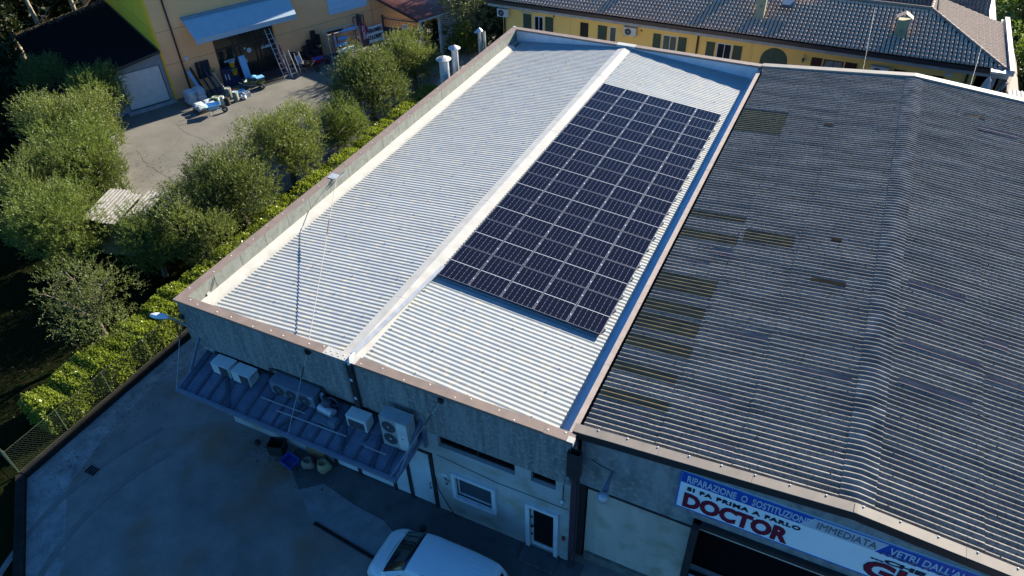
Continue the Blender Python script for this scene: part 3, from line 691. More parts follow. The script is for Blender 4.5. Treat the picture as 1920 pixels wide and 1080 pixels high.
# ridge cap: rounded corrugated piece
mb = MB(); n_ = int((YB-YA)/pit); nseg = n_*10; prof = [(19.93,.035),(20.06,.06),(20.18,.07),(20.30,.07),(20.42,.065),(20.54,.05),(20.68,.035)]
v = []; fs = []; jf = jfun(3)
for i in range(nseg+1):
    y = YA+n_*pit*i/nseg; c = math.cos(2*math.pi*(y-YA)/pit)
    for x, dzz in prof: v.append((x, y, zw(x)+dzz*.55+.006+.031*c+jf(x, y)))
k_ = len(prof)
for i in range(nseg):
    for k in range(k_-1): fs.append((i*k_+k, i*k_+k+1, (i+1)*k_+k+1, (i+1)*k_+k))
mb.add(v, fs, 0, True); mb.build('ridge_cap', M_fibcap, ws)
# rooflight strips (brownish translucent sheets)
def snap(y): return YA+round((y-YA)/pit)*pit-.0
for (a, b, xa, xb) in ((11.1,11.55,13.76,15.76),(9.8,10.3,13.76,15.76),(6.75,7.6,13.76,15.76),(5.7,6.2,13.76,15.76),(4.85,5.4,13.76,15.76),(3.8,4.35,13.76,15.76),(2.75,3.25,13.76,15.76),(1.72,2.2,13.76,15.76),(10.0,10.85,15.8,17.6)):
    y0 = snap(a); y1 = snap(b); sheets('rooflight', xa, xb+rnd.uniform(-.25,0), (.020 if xa < 15 else .016), -.022, M_rooflight, y0, y1, seed=(1 if xa < 15 else 2), zextra=.004)
for (a, b, xa, xb) in ((18.1,20.1,13.76,15.74),):
    sheets('mossy_sheet', xa, xb, .020, -.022, M_fib3, snap(a), snap(b), seed=1, zextra=.004)
for (a, b, xa, xb, sd_) in ((1.15,1.35,14.5,15.3,1),(1.0,1.2,15.9,17.5,2),(2.4,2.75,16.3,17.0,2),(5.35,5.55,16.0,17.5,2),(4.4,4.6,18.0,19.8,3),(9.0,9.35,15.0,15.7,1),(8.3,8.5,14.3,15.1,1)):
    sheets('patched_sheet', xa, xb, (.020,.016,.012)[sd_-1], 0, M_fib2, snap(a), snap(b), seed=sd_, zextra=.005)
# loose displaced strips, bright edged, on the right slope
for (a, b, xa, xb, sd_) in ((9.3,9.5,20.9,22.5,3),(8.0,8.2,20.9,21.9,3),(6.6,6.8,20.9,22.9,3),(5.0,5.2,20.9,22.7,3),(7.6,7.95,23.0,23.6,2),(6.1,6.3,23.0,24.2,2),(21.3,21.5,22.9,24.4,2)):
    sheets('lifted_strip', xa, xb, (.020,.016,.012)[sd_-1], 0, M_fib2, snap(a), snap(b), seed=sd_, zextra=.018)
for (x, y, lx) in ((18.2,8.5,1.0),(18.5,10.9,.32),(17.2,19.3,.35),(22.4,22.3,.8)):
    mb = MB(); mb.hexa([(x,y,zw(x)+.02),(x+lx,y,zw(x+lx)+.02),(x+lx,y+.2,zw(x+lx)+.02),(x,y+.2,zw(x)+.02),(x,y,zw(x)+.05),(x+lx,y,zw(x+lx)+.05),(x+lx,y+.2,zw(x+lx)+.045),(x,y+.2,zw(x)+.045)]); mb.build('bitumen_patch', M_black, ws)
# seams' fixing heads
mb = MB()
for (xx) in (14.05,15.62,16.0,17.5,17.95,19.7,21.0,22.8,23.2,25.0):
    y = YA+pit*rnd.randint(1,4)
    while y < YB-.3:
        mb.lathe([(0,.022),(.012,.016),(.02,0)], (xx+rnd.uniform(-.05,.05), y, zw(xx)+.04), 6); y += pit*rnd.choice((4,5,6,7))
mb.build('roof_bolt', M_rubber, ws)['kind'] = 'stuff'
# body under the roof
mb = MB()
mb.box(13.70,13.80,.5,YB,5.2,5.86)
mb.build('eaves_shade_strip', M_black, ws)  # black strip standing in for the shadow under the sheet ends
mb = MB(); mb.hexa([(13.80,.45,3.72),(20.3,.45,3.72),(20.3,.62,3.72),(13.80,.62,3.72),(13.80,.45,5.88),(20.3,.45,6.48),(20.3,.62,6.48),(13.80,.62,5.88)])
mb.hexa([(20.302,.45,3.72),(27,.45,3.72),(27,.62,3.72),(20.302,.62,3.72),(20.302,.45,6.48),(27,.45,5.87),(27,.62,5.87),(20.302,.62,6.48)])
mb.build('concrete_fascia', mat('workshop_concrete', (.27,.28,.285), (.15,.16,.165), scale=1.8, stretch=(1.6,1,.4), bump=.25, bscale=30, col3=(.33,.31,.27), s3=5), ws)
mb = MB(); mb.box(14.05,17.1,.5,.7,0,3.66); mb.box(17.1,27,.5,.7,0,1.55); mb.box(17.1,27,.5,.7,3.72-.12,3.715); mb.build('lower_wall', mat('dirty_white_wall', (.52,.45,.38), (.41,.36,.31), scale=1.2, stretch=(1.4,1,.3), col3=(.33,.29,.21), s3=1.5), ws)
mb = MB(); mb.box(14.05,17.1,.44,.5,3.62,3.71); mb.box(13.82,14.0,.44,.62,0,3.7); mb.build('dark_joint', M_cop_dark, ws)  # dark brown strips under the fascia and left of the lower wall
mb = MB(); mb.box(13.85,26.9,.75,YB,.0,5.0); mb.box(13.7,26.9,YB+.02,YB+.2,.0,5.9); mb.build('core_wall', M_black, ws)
# front trim (tan top, dark face), far trim
mb = MB()
for (xa, xb) in ((13.58,20.3),(20.3,27.1)):
    za, zb = zw(xa), zw(xb); o_ = .09
    xs = [xa+(xb-xa)*k/3 for k in range(4)]
    for p, q in zip(xs, xs[1:]):
        q2 = q-.006; e = 0
        mb.hexa([(p,.30,zw(p)+.06),(q2,.30,zw(q2)+.06),(q2,.56,zw(q2)+.08),(p,.56,zw(p)+.08),(p,.30,zw(p)+.085),(q2,.30,zw(q2)+.085),(q2,.56,zw(q2)+.105),(p,.56,zw(p)+.105)])
mb.hexa([(20.26,.295,zw(20.3)+.09),(20.34,.295,zw(20.3)+.09),(20.34,.55,zw(20.3)+.106),(20.26,.55,zw(20.3)+.106),(20.26,.295,zw(20.3)+.094),(20.34,.295,zw(20.3)+.094),(20.34,.55,zw(20.3)+.112),(20.26,.55,zw(20.3)+.112)])
mb.build('front_trim', M_cop_tan, ws)
mb = MB()
for (xa, xb) in ((13.58,20.3),(20.3,27.1)):
    mb.hexa([(xa,.285,zw(xa)-.17),(xb,.285,zw(xb)-.17),(xb,.448,zw(xb)-.17),(xa,.448,zw(xa)-.17),(xa,.285,zw(xa)+.058),(xb,.285,zw(xb)+.058),(xb,.448,zw(xb)+.058),(xa,.448,zw(xa)+.058)])
mb.build('trim_face', M_cop_dark, ws)
mb = MB()
x = 14.2
while x < 26.5: mb.lathe([(0,.014),(.016,.012),(.024,0)], (x, .53, zw(x)+.108), 8); x += .78
mb.build('trim_fixing', M_galv, ws)
mb = MB()
for (xa, xb) in ((13.62,20.3),(20.3,27.1)):
    mb.hexa([(xa,YB-.08,zw(xa)+.03),(xb,YB-.08,zw(xb)+.03),(xb,YB+.24,zw(xb)+.03),(xa,YB+.24,zw(xa)+.03),(xa,YB-.08,zw(xa)+.12),(xb,YB-.08,zw(xb)+.12),(xb,YB+.24,zw(xb)+.14),(xa,YB+.24,zw(xa)+.14)])
mb.build('far_trim', mat('pale_trim', (.30,.27,.23), (.24,.22,.19), scale=2, rough=.6), ws)
# recessed dark opening with projecting frame
mb = MB(); mb.box(17.0,17.2,.12,.5,1.6,4.1); mb.box(17.0,27,.12,.498,1.48,1.6); mb.box(17.0,27,.3,.44,3.95,4.1)
fo = mb.build('opening_frame', M_cop_dark, ws)
mb = MB(); mb.box(17.22,27,.12,.2,1.62,1.70); mb.box(17.22,27,.24,.28,1.66,1.72); mb.build('sill_rail', M_signlb, fo)
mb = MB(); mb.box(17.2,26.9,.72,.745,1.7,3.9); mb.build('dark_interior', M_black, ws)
mb = MB(); mb.box(14.1,17.1,.4,.5,0,.35); mb.build('plinth', mat('mossy_plinth', (.16,.165,.15), (.08,.085,.075), scale=4), ws)

# the long shop sign
SX0, SX1, SZ0, SZ1, SY = 16.45, 24.6, 4.42, 5.90, .40
def SM(x, z, y=SY-.012): return Matrix(((1,0,0,x),(0,0,-1,y),(0,1,0,z),(0,0,0,1)))
sg = thing('shop_sign', 'long white sign with blue lettered band and large dark red words on the workshop front', 'sign', (SX0, SY, SZ0))
mb = MB(); mb.box(SX0,SX1,SY,.449,SZ0,SZ1); mb.build('board', M_signw, sg)
mb = MB(); mb.box(SX0,SX1,SY-.006,SY,SZ1-.035,SZ1); mb.box(SX0,SX1,SY-.006,SY,SZ0,SZ0+.035); mb.box(SX0,SX0+.035,SY-.006,SY,SZ0+.035,SZ1-.035)
mb.build('border', mat('blue_border', (.02,.13,.55), rough=.4), sg)
mb = MB()
B0 = SZ1-.42
mb.add([(SX0+.04,SY-.004,B0),(19.35,SY-.004,B0),(19.62,SY-.004,SZ1-.036),(SX0+.04,SY-.004,SZ1-.036)],[(0,1,2,3)])
mb.add([(21.02,SY-.004,B0-.03),(SX1,SY-.004,B0-.03),(SX1,SY-.004,SZ1-.036),(21.22,SY-.004,SZ1-.036)],[(0,1,2,3)])
mb.build('blue_band', M_signb, sg)
mb = MB(); mb.add([(19.37,SY-.003,B0-.02),(21.0,SY-.003,B0-.02),(21.2,SY-.003,SZ1-.036),(19.64,SY-.003,SZ1-.036)],[(0,1,2,3)]); mb.build('grey_band', M_signlb, sg)
text_mb('RIPARAZIONE  O  SOSTITUZIONE', .36, SM(SX0+.18, B0+.07), width=2.92, bold=.006).build('lettering', M_signpale, sg, label='pale capitals RIPARAZIONE O SOSTITUZIONE')
text_mb('IMMEDIATA', .36, SM(19.72, B0+.06), width=1.3).build('lettering', mat('grey_lettering', (.12,.14,.17), rough=.5), sg, label='thin grey capitals IMMEDIATA')
text_mb("VETRI DALL'AUTO", .36, SM(21.28, B0+.07), width=1.95, bold=.006).build('lettering', M_signpale, sg, label="pale capitals VETRI DALL'AUTO")
text_mb('ANCHE  A  DOMICILIO', .15, SM(21.12, B0-.02, SY-.02), width=2.3, bold=.006).build('lettering', mat('dull_lettering', (.10,.16,.30), rough=.5), sg, label='small dull capitals ANCHE A DOMICILIO')
text_mb('SI FA PRIMA A FARLO', .20, SM(SX0+.22, B0-.26), width=2.75, bold=.010, spacing=1.2).build('lettering', M_signk, sg, label='black capitals SI FA PRIMA A FARLO')
text_mb('DOCTOR', .76, SM(SX0+.18, SZ0+.13, SY-.012), width=2.62, bold=.040).build('lettering_outline', M_signk, sg)
text_mb('DOCTOR', .76, SM(SX0+.205, SZ0+.145, SY-.022), width=2.57, bold=.022).build('lettering', M_signr, sg, label='large dark red capitals DOCTOR')
text_mb('...CHE', .20, SM(21.0, B0-.30), width=1.15, bold=.010).build('lettering', M_signk, sg, label='black word CHE after three dots')
text_mb('GLASS', .84, SM(20.95, SZ0+.10, SY-.012), width=2.6, bold=.040).build('lettering_outline', M_signk, sg)
text_mb('GLASS', .84, SM(20.975, SZ0+.115, SY-.022), width=2.55, bold=.022).build('lettering', M_signr, sg, label='large dark red capitals starting GL')

# wall flood lamp on the workshop, street lamp on the warehouse corner
t = thing('wall_lamp', 'silver drum shaped floodlight on an arm from the workshop front', 'wall lamp', (14.72,.44,4.72))
q = MB(); q.tube([(14.72,.44,4.80),(14.72,.1,4.83),(14.72,-.16,4.72)], [.03,.05,.09], 10); q.build('arm', M_acblue, t)
q = MB(); q.lathe([(0,.15),(.10,.14),(.15,.07),(.165,0),(.15,-.07),(0,-.09)], (14.72,-.30,4.62), 18); q.build('housing', M_galv, t)
q = MB(); q.tube([(14.72,.44,4.80),(14.4,.43,4.86),(14.1,.43,5.0)], .01, 5); q.build('cable', M_rubber, t)
t = thing('street_lamp', 'white street lamp head on an arm at the front left corner of the warehouse', 'street lamp', (0,-.02,5.1))
q = MB(); q.tube([(.02,-.02,4.9),(-.05,-.25,5.35),(-.1,-.50,5.62)], .028, 8); q.tube([(.3,-.03,4.7),(.02,-.03,5.0)], .012, 6); q.build('arm', M_galv, t)
# lamp head: elongated shell
q = MB(); st = [(0,.05,.05),(.12,.10,.075),(.35,.135,.095),(.62,.12,.085),(.8,.07,.05),(.86,.01,.01)]
c0 = Vector((-.02,-.44,5.60)); dr_ = Vector((-.80,-.30,.10)).normalized(); sd2 = Vector((0,0,1)).cross(dr_).normalized(); u2 = dr_.cross(sd2)
v = []; fs = []
for (d_, wd_, ht_) in st:
    for k in range(16):
        a = 2*math.pi*k/16; v.append(c0+dr_*(d_*.72)+sd2*wd_*math.cos(a)+u2*ht_*(math.sin(a) if math.sin(a) > 0 else math.sin(a)*.4))
for i in range(len(st)-1):
    for k in range(16): fs.append((i*16+k, i*16+(k+1)%16, (i+1)*16+(k+1)%16, (i+1)*16+k))
q.add(v, fs, 0, True); q.add(v[:16], [tuple(range(16))]); q.build('lamp_head', M_winframe, t)

# ------------------------------------------------------------------ chimneys beside the left parapet
def flue(name, label, x, y, r_, top, cap_r, m, mc, twin=False):
    t = thing(name, label, 'chimney', (x, y, 0), group='steel flues outside the left parapet')
    q = MB(); q.lathe([(r_,0),(r_,top)], (0,0,0), 20)
    if twin: q.lathe([(r_*.9,0),(r_*.9,top-.05)], (.16,.18,0), 16)
    q.build('pipe', m, t, local=True)
    q = MB(); q.lathe([(0,.17),(cap_r*.55,.085),(cap_r,0),(cap_r*.97,-.02),(0,.0)], (0,0,top+.04), 20, smooth=False)
    if twin: q.lathe([(0,.1),(cap_r*.7,0),(0,-.01)], (-.14,-.1,top-.05), 16, smooth=False)
    q.build('cowl', mc, t, local=True)
    q = MB()
    for a in range(3): q.box(r_*.9*math.cos(a*2.1)-.01, r_*.9*math.cos(a*2.1)+.01, r_*.9*math.sin(a*2.1)-.01, r_*.9*math.sin(a*2.1)+.01, top-.05, top+.12)
    q.box(0, .5, -.02, .02, top-1.5, top-1.46); q.build('bracket', M_galv, t, local=True)
flue('steel_flue', 'widest steel flue with rust streaked conical cowl beside the left parapet', -.55, 18.45, .24, 6.72, .38, M_galv, M_rust)
flue('steel_flue', 'slimmer steel flue with blue tinted cowl just behind the widest one', -.55, 19.55, .17, 6.86, .31, M_galv, M_galv)
flue('steel_flue', 'slender twin steel flue near the far corner of the left parapet', -.6, 22.35, .10, 6.75, .18, mat('pale_flue_steel', (.62,.6,.55), (.5,.48,.44), rough=.35, metal=.6), M_galv, True)

# ------------------------------------------------------------------ van
def make_van(x0, y0):
    t = thing('van', 'white van parked in the shade in front of the glass door', 'van', (x0, y0, 0))
    S = [  # x, sill z, low half width, belt z, belt hw, top-edge z, top-edge hw, centre z
        (0.00,.32,.60,.50,.66,.60,.56,.62),(.05,.26,.74,.62,.76,.78,.62,.80),(.22,.24,.81,.78,.82,.90,.67,.94),(.42,.24,.84,.90,.85,.97,.71,1.01),
        (.56,.24,.85,.95,.86,1.01,.73,1.06),(.64,.24,.85,.97,.86,1.05,.73,1.13),(.94,.24,.85,.99,.86,1.30,.70,1.38),(1.28,.24,.85,1.00,.86,1.57,.67,1.63),(1.42,.24,.85,1.01,.86,1.66,.66,1.71),
        (1.85,.24,.85,1.02,.86,1.71,.68,1.78),(1.95,.24,.85,1.02,.86,1.71,.68,1.78),(3.05,.24,.85,1.02,.86,1.72,.69,1.80),(3.15,.24,.85,1.02,.86,1.71,.69,1.79),(3.72,.24,.85,1.02,.86,1.69,.68,1.77),
        (3.88,.25,.84,1.02,.85,1.62,.66,1.68),(3.96,.25,.83,1.0,.84,1.50,.66,1.55),(4.07,.27,.81,.95,.82,1.06,.72,1.07),(4.10,.30,.78,.70,.79,.76,.66,.77)]
    rows = []
    for (x, zs, wl, zb, wb, zt, wt, zc) in S:
        half = [(wl*.8,zs-.02),(wl,zs+.08),(wb*1.0,zs+(zb-zs)*.55),(wb,zb-.04),(wb*.985,zb+.02),(wt+(wb-wt)*.28,zb+(zt-zb)*.72),(wt+.01,zt-.012),(wt*.88,zt+(zc-zt)*.5),(wt*.45,zc-.006)]
        rows.append([(x,-a,b) for a, b in half]+[(x,0,zc)]+[(x,a,b) for a, b in reversed(half)])
    me = bpy.data.meshes.new('body'); v = [p for r_ in rows for p in r_]; m_ = len(rows[0]); fs = []; mi = []
    for i in range(len(rows)-1):
        for k in range(m_-1):
            fs.append((i*m_+k, (i+1)*m_+k, (i+1)*m_+k+1, i*m_+k+1))
            sidew = k in (4, 13); top = 6 <= k <= 11
            g = i in (5,6,7) and 6 <= k <= 11
            g = g or (sidew and i in (7,8,10,12) ) or (i == 15 and 7 <= k <= 10)
            mi.append(1 if g else 0)
    fs.append(tuple(range(m_))); mi.append(0); fs.append(tuple(reversed([(len(rows)-1)*m_+k for k in range(m_)]))); mi.append(0)
    me.from_pydata(v, [], fs); me.materials.append(M_vanpaint); me.materials.append(M_glass); me.polygons.foreach_set('material_index', mi); me.update()
    o = bpy.data.objects.new('body', me); COL.objects.link(o); md = o.modifiers.new('s', 'SUBSURF'); md.levels = 3; md.render_levels = 3
    bpy.context.view_layer.update()
    ev = o.evaluated_get(bpy.context.evaluated_depsgraph_get()); em = ev.to_mesh()
    vs = [x.co.copy() for x in em.vertices]; pol = [(tuple(p.vertices), p.material_index) for p in em.polygons]; nr = [x.normal.copy() for x in em.vertices]
    ev.to_mesh_clear(); bpy.data.objects.remove(o)
    for idx, nm, mt in ((0,'body',M_vanpaint),(1,'windows',M_glass)):
        q = MB(); used = {}; vv = []; ff = []
        for pv, m2 in pol:
            if m2 != idx: continue
            for a in pv:
                if a not in used: used[a] = len(vv); vv.append(vs[a]-(nr[a]*.006 if idx else Vector((0,0,0))))
            ff.append(tuple(used[a] for a in pv))
        q.add(vv, ff, 0, True); q.build(nm, mt, t, local=True)
    q = MB(); q.box(.75,3.9,-.78,.78,.3,.94); q.build('interior', M_rubber, t, local=True)
    for xx in (1.45, 2.4):
        for yy in (-.38,.38):
            q = MB(); q.hexa([(xx,yy-.24,.95),(xx+.14,yy-.24,.95),(xx+.14,yy+.24,.95),(xx,yy+.24,.95),(xx+.12,yy-.2,1.42),(xx+.22,yy-.2,1.42),(xx+.22,yy+.2,1.42),(xx+.12,yy+.2,1.42)]); q.build('seat', M_steel_d, t, local=True)
    for (xx) in (.66, 3.3):
        for s_ in (-1, 1):
            q = MB(); q.tube([(xx, s_*.66, .31), (xx, s_*.865, .31)], .31, 22); w_ = q.build('wheel', M_rubber, t, local=True)
            q = MB(); q.tube([(xx, s_*.866, .31), (xx, s_*.876, .31)], .19, 16); q.build('rim', M_alu, w_, local=True)
    for s_ in (-1, 1):
        q = MB(); q.hexa([(x_-.3,y_*s_,z_) for x_,y_,z_ in [(1.28,.88,1.02),(1.42,.88,1.02),(1.42,1.06,1.02),(1.28,1.06,1.02),(1.28,.88,1.2),(1.40,.88,1.2),(1.40,1.06,1.18),(1.28,1.06,1.18)]]); q.build('mirror', M_rubber, t, local=True)
        q = MB(); q.hexa([(.075,s_*.46,.60),(.05,s_*.70,.56),(.10,s_*.73,.56),(.12,s_*.46,.60),(.12,s_*.46,.70),(.12,s_*.70,.69),(.17,s_*.735,.69),(.16,s_*.46,.71)]); q.build('headlight', M_glass, t, local=True)
        q = MB(); q.tube([(1.85,s_*.60,1.715),(2.4,s_*.635,1.755),(3.1,s_*.64,1.77),(3.72,s_*.62,1.745)], .010, 6); q.build('roof_rail', M_acw2, t, local=True)
        q = MB(); q.box(4.0,4.06,s_*.74-.05,s_*.74+.05,.75,1.1); q.build('rear_light', M_redpl, t, local=True)
    q = MB(); q.tube([(.085,-.62,.70),(.06,0,.70),(.085,.62,.70)], .006, 5); q.tube([(.60,-.70,1.045),(.585,0,1.115),(.60,.70,1.045)], .007, 5); q.build('seam', M_rubber, t, local=True)
    for yy in (-.42,-.28,-.14,0,.14,.28,.42):
        q = MB(); q.tube([(2.35,yy,1.757+.018*(1-abs(yy)*1.6)),(3.1,yy,1.775+.018*(1-abs(yy)*1.6)),(3.6,yy,1.757+.018*(1-abs(yy)*1.6))], .006, 5); q.build('roof_rib', M_vanpaint, t, local=True)
    q = MB(); q.tube([(.68,-.3,1.13),(.95,-.05,1.395)], .008, 5); q.tube([(.68,.3,1.13),(.95,.5,1.36)], .008, 5); q.build('wiper', M_rubber, t, local=True)
    q = MB(); q.hexa([(.74,-.56,1.13),(.84,-.56,1.22),(.84,-.46,1.25),(.74,-.46,1.16),(.74,-.56,1.14),(.84,-.56,1.235),(.84,-.46,1.265),(.74,-.46,1.175)]); q.build('sticker', mat('pale_sticker', (.35,.42,.25)), t, local=True)
    return t
van = make_van(8.42, -2.32)

# ------------------------------------------------------------------ things on the ground in front
t = thing('drain_grate', 'dark square iron drain grate set in the driveway', 'drain grate', (-2.8,-3.7,0))
q = MB(); q.box(-3.03,-2.57,-3.9,-3.55,.006,.016); q.build('frame', M_slab, t)
q = MB()
for k in range(4): q.box(-3.0+.11*k, -2.93+.11*k, -3.87, -3.58, .016, .022)
q.build('slot', M_black, t)
t = thing('drain_channel', 'long narrow dark drainage channel across the driveway beside the van', 'drain channel', (6.5,-2.25,0))
q = MB(); q.beam((5.65,-2.12,.012),(9.0,-2.42,.012),.11,.012); q.build('channel', M_kerb, t)
q = MB(); q.beam((5.65,-2.05,.012),(9.0,-2.35,.012),.03,.018); q.beam((5.65,-2.19,.012),(9.0,-2.49,.012),.03,.018); q.build('edge', M_slab, t)
def tub(name, label, cat, x, y, a, b, h, m, rz=0, inner=None, rim=True, flare=1.15):
    t = thing(name, label, cat, (x, y, 0), rz)
    q = MB(); f = flare; w_ = .02
    lo = [(-a/2,-b/2),(a/2,-b/2),(a/2,b/2),(-a/2,b/2)]; 
    v = [(p[0],p[1],.01) for p in lo]+[(p[0]*f,p[1]*f,h) for p in lo]+[(p[0]*f-.03*(1 if p[0] > 0 else -1),p[1]*f-.03*(1 if p[1] > 0 else -1),h) for p in lo]+[(p[0]*.9,p[1]*.9,.05) for p in lo]
    F = [(0,3,2,1)]
    for k in range(4):
        k2 = (k+1)%4; F += [(k,k2,4+k2,4+k),(4+k,4+k2,8+k2,8+k),(8+k,8+k2,12+k2,12+k)]
    F.append((12,13,14,15)); q.add(v, F); q.build('shell', m, t, local=True)
    if inner:
        q = MB()
        for k in range(9):
            cx, cy = rnd.uniform(-a*.35,a*.35), rnd.uniform(-b*.35,b*.35); q.box(cx-.06,cx+.06,cy-.05,cy+.05,.06,h*rnd.uniform(.6,1.0))
        q.build('contents', inner, t, local=True)
    return t
tub('crate', 'black open crate on the ground under the canopy, beside the plywood sheet', 'crate', 2.7,-.30,.5,.42,.5,M_rubber,.3)
tub('tub', 'flat blue plastic tub on the ground below the canopy edge', 'tub', 3.42,-.55,.52,.42,.22,M_bluepl,-.2)
def sack(name, label, x, y, r_, h, m, seed, rz=0, cat='sack'):
    q = MB(); g = random.Random(seed); n = 18; prof = [(.75,0),(1.02,.12),(1.05,.45),(.92,.8),(.7,1.0),(.55,.92),(.2,.78),(0,.74)]
    v = []; fs = []
    for j, (a, z) in enumerate(prof):
        for k in range(n):
            th = 2*math.pi*k/n; rr = r_*a*(1+.12*math.sin(3*th+seed+j*.5)+g.uniform(-.06,.06)); v.append((rr*math.cos(th), rr*math.sin(th)*.8, h*z+g.uniform(-.015,.015)*(j > 0)))
    for j in range(len(prof)-1):
        for k in range(n): fs.append((j*n+k, j*n+(k+1)%n, (j+1)*n+(k+1)%n, (j+1)*n+k))
    q.add(v, fs, 0, True); o = q.build(name, m); o.location = (x, y, .005); o.rotation_euler = (0,0,rz); meta(o, label, cat); return o
M_jute = mat('jute_sack', (.22,.19,.15), (.13,.11,.09), scale=10, bump=.6, bscale=25)
M_card = mat('brown_paper', (.34,.29,.17), (.2,.17,.1), scale=5, bump=.3)
sack('jute_sack', 'crumpled grey brown sack on the ground, left of the yellowish paper bag', 4.08,-.36,.24,.34,M_jute,1)
sack('paper_bag', 'yellowish torn paper bag full of dark scraps by the pale door', 4.68,-.26,.26,.42,M_card,5)
q = MB(); q.lathe([(.05,0),(.11,.03),(.10,.10),(.04,.12),(0,.12)], (0,0,0), 12); o = q.build('paint_can', M_rubber); o.location = (1.75,-.35,.005); meta(o, 'small dark can on the ground under the left part of the canopy', 'can')
# leaf litter / debris along the wall (uncountable)
mb = MB()
for k in range(900):
    x = rnd.gauss(3.6,1.4); y = -.25-abs(rnd.gauss(0,.45))
    if k > 500: x = rnd.uniform(-4.4,-3.0); y = rnd.uniform(-5,2.5)
    s_ = rnd.uniform(.012,.035); a = rnd.uniform(0,6.28); z = .012+rnd.uniform(0,.004)
    mb.quad((x+s_*math.cos(a),y+s_*math.sin(a),z),(x+s_*math.cos(a+2),y+s_*math.sin(a+2),z),(x+s_*math.cos(a+4),y+s_*math.sin(a+4),z+.006))
o = mb.build('leaf_litter', mat('litter', (.07,.055,.035), (.03,.025,.02), scale=20)); meta(o, 'dark leaf litter and grit scattered along the driveway edges', None, None, 'stuff')

# kerb walls along the driveway
mb = MB(); mb.box(-4.93,-4.62,-4.9,3.3,0,.2)
o = mb.build('low_wall', M_kerb); meta(o, 'low wall with its shade put into the dark colour, along the left edge of the driveway below the hedge', 'low wall')
mb = MB(); mb.beam((-4.85,-4.95,.09),(-1.3,-7.7,.09),.30,.18); mb.beam((-1.3,-7.7,.09),(5,-12.6,.09),.30,.18)
o = mb.build('kerb_wall', M_kerb); meta(o, 'low dark kerb wall running along the bottom left of the driveway', 'low wall')

# ------------------------------------------------------------------ chain link fence
def chain_fence(name, label, P, h=1.15, cell=.10):
    t = thing(name, label, 'fence', (P[0][0], P[0][1], 0)); mb = MB(); r_ = .002
    for (a, b) in zip(P, P[1:]):
        a = Vector((a[0],a[1],0)); b = Vector((b[0],b[1],0)); L_ = (b-a).length; d = (b-a)/L_; n_ = int(L_/cell)
        nd = Vector((-d.y,d.x,0))*r_
        for s_ in (0,1):
            k = -int(h/cell)
            while k < n_:
                u0 = k*cell; u1 = u0+h; z0, z1 = (0,h) if s_ == 0 else (h,0)
                # clip to [0,L_]
                ta = max(0, -u0/h); tb = min(1, (L_-u0)/h)
                if tb > ta:
                    p = a+d*(u0+h*ta)+Vector((0,0,z0+(z1-z0)*ta+.1)); q = a+d*(u0+h*tb)+Vector((0,0,z0+(z1-z0)*tb+.1))
                    w2 = (q-p).normalized().cross(nd.normalized())*r_
                    mb.quad(p-w2, p+w2, q+w2, q-w2); mb.quad(p-nd, p+nd, q+nd, q-nd)
                k += 1
        m_ = max(1, round(L_/2.1))
        for k in range(m_+1):
            p = a.lerp(b, k/m_); posts = MB(); posts.box(p.x-.014,p.x+.014,p.y-.014,p.y+.014,0,h+.14); posts.build('post', M_mesh, t)
        mb.tube([a+Vector((0,0,h+.1)), b+Vector((0,0,h+.1))], .006, 4); mb.tube([a+Vector((0,0,.12)), b+Vector((0,0,.12))], .006, 4)
    mb.build('wire_mesh', M_mesh, t)
    return t
chain_fence('chain_link_fence', 'green chain link fence along the driveway side of the laurel hedge', [(-5.02,-4.9),(-5.02,3.2)])
chain_fence('chain_link_fence', 'green chain link fence running away from the bottom left corner of the hedge', [(-5.06,-4.9),(-8.6,-4.2),(-12.8,-2.4)])

# ------------------------------------------------------------------ foliage
def leaf(mb, p, d, l, wd, g, mi=0):
    """one leaf: a narrow 4-gon along d"""
    s_ = d.cross(Vector((g.gauss(0,1), g.gauss(0,1), g.gauss(0,1))))
    if s_.length < 1e-4: s_ = d.orthogonal()
    s_ = s_.normalized()*wd/2
    b = len(mb.v); m_ = p+d*l*.45
    mb.v += [tuple(p), tuple(m_+s_), tuple(p+d*l), tuple(m_-s_)]
    mb.f.append([b,b+1,b+2,b+3]); mb.mi.append(mi); mb.sm.append(False)

def crown_mesh(name, seed, m, RX_=2.1, RZ_=2.1, nshoot=3600, nleaf=15, ll=.095, lw=.032, upw=1.05, spiky=.60, lobes=18):
    g = random.Random(seed); mb = MB(); lb = []
    for k in range(lobes):
        a = 2*math.pi*k/lobes*2.4+g.uniform(-.4,.4); e = g.uniform(-.75,.9); rr = g.uniform(.35,.68)
        lb.append((Vector((RX_*rr*math.cos(a)*math.cos(e*.8), RX_*rr*math.sin(a)*math.cos(e*.8), RZ_*.62*e)), g.uniform(.36,.58)*RX_))
    for k in range(nshoot):
        c, r_ = lb[g.randrange(lobes)]
        d = Vector((g.gauss(0,1), g.gauss(0,1), g.gauss(.25,1))).normalized()
        p = c+d*r_*g.uniform(.55,1.0)
        sd_ = (d*.75+Vector((0,0,upw))+Vector((g.gauss(0,.35),g.gauss(0,.35),g.gauss(0,.3)))).normalized(); L_ = g.uniform(.25,spiky)
        for j in range(nleaf):
            u_ = j/nleaf; q = p+sd_*L_*u_+Vector((0,0,-.10*u_*u_))
            ld = (sd_*.75+Vector((g.gauss(0,.6),g.gauss(0,.6),g.gauss(0,.6)))).normalized()
            leaf(mb, q, ld, ll*g.uniform(.7,1.15), lw*g.uniform(.7,1.2), g)
    me_o = mb.build(name, m, None); return me_o
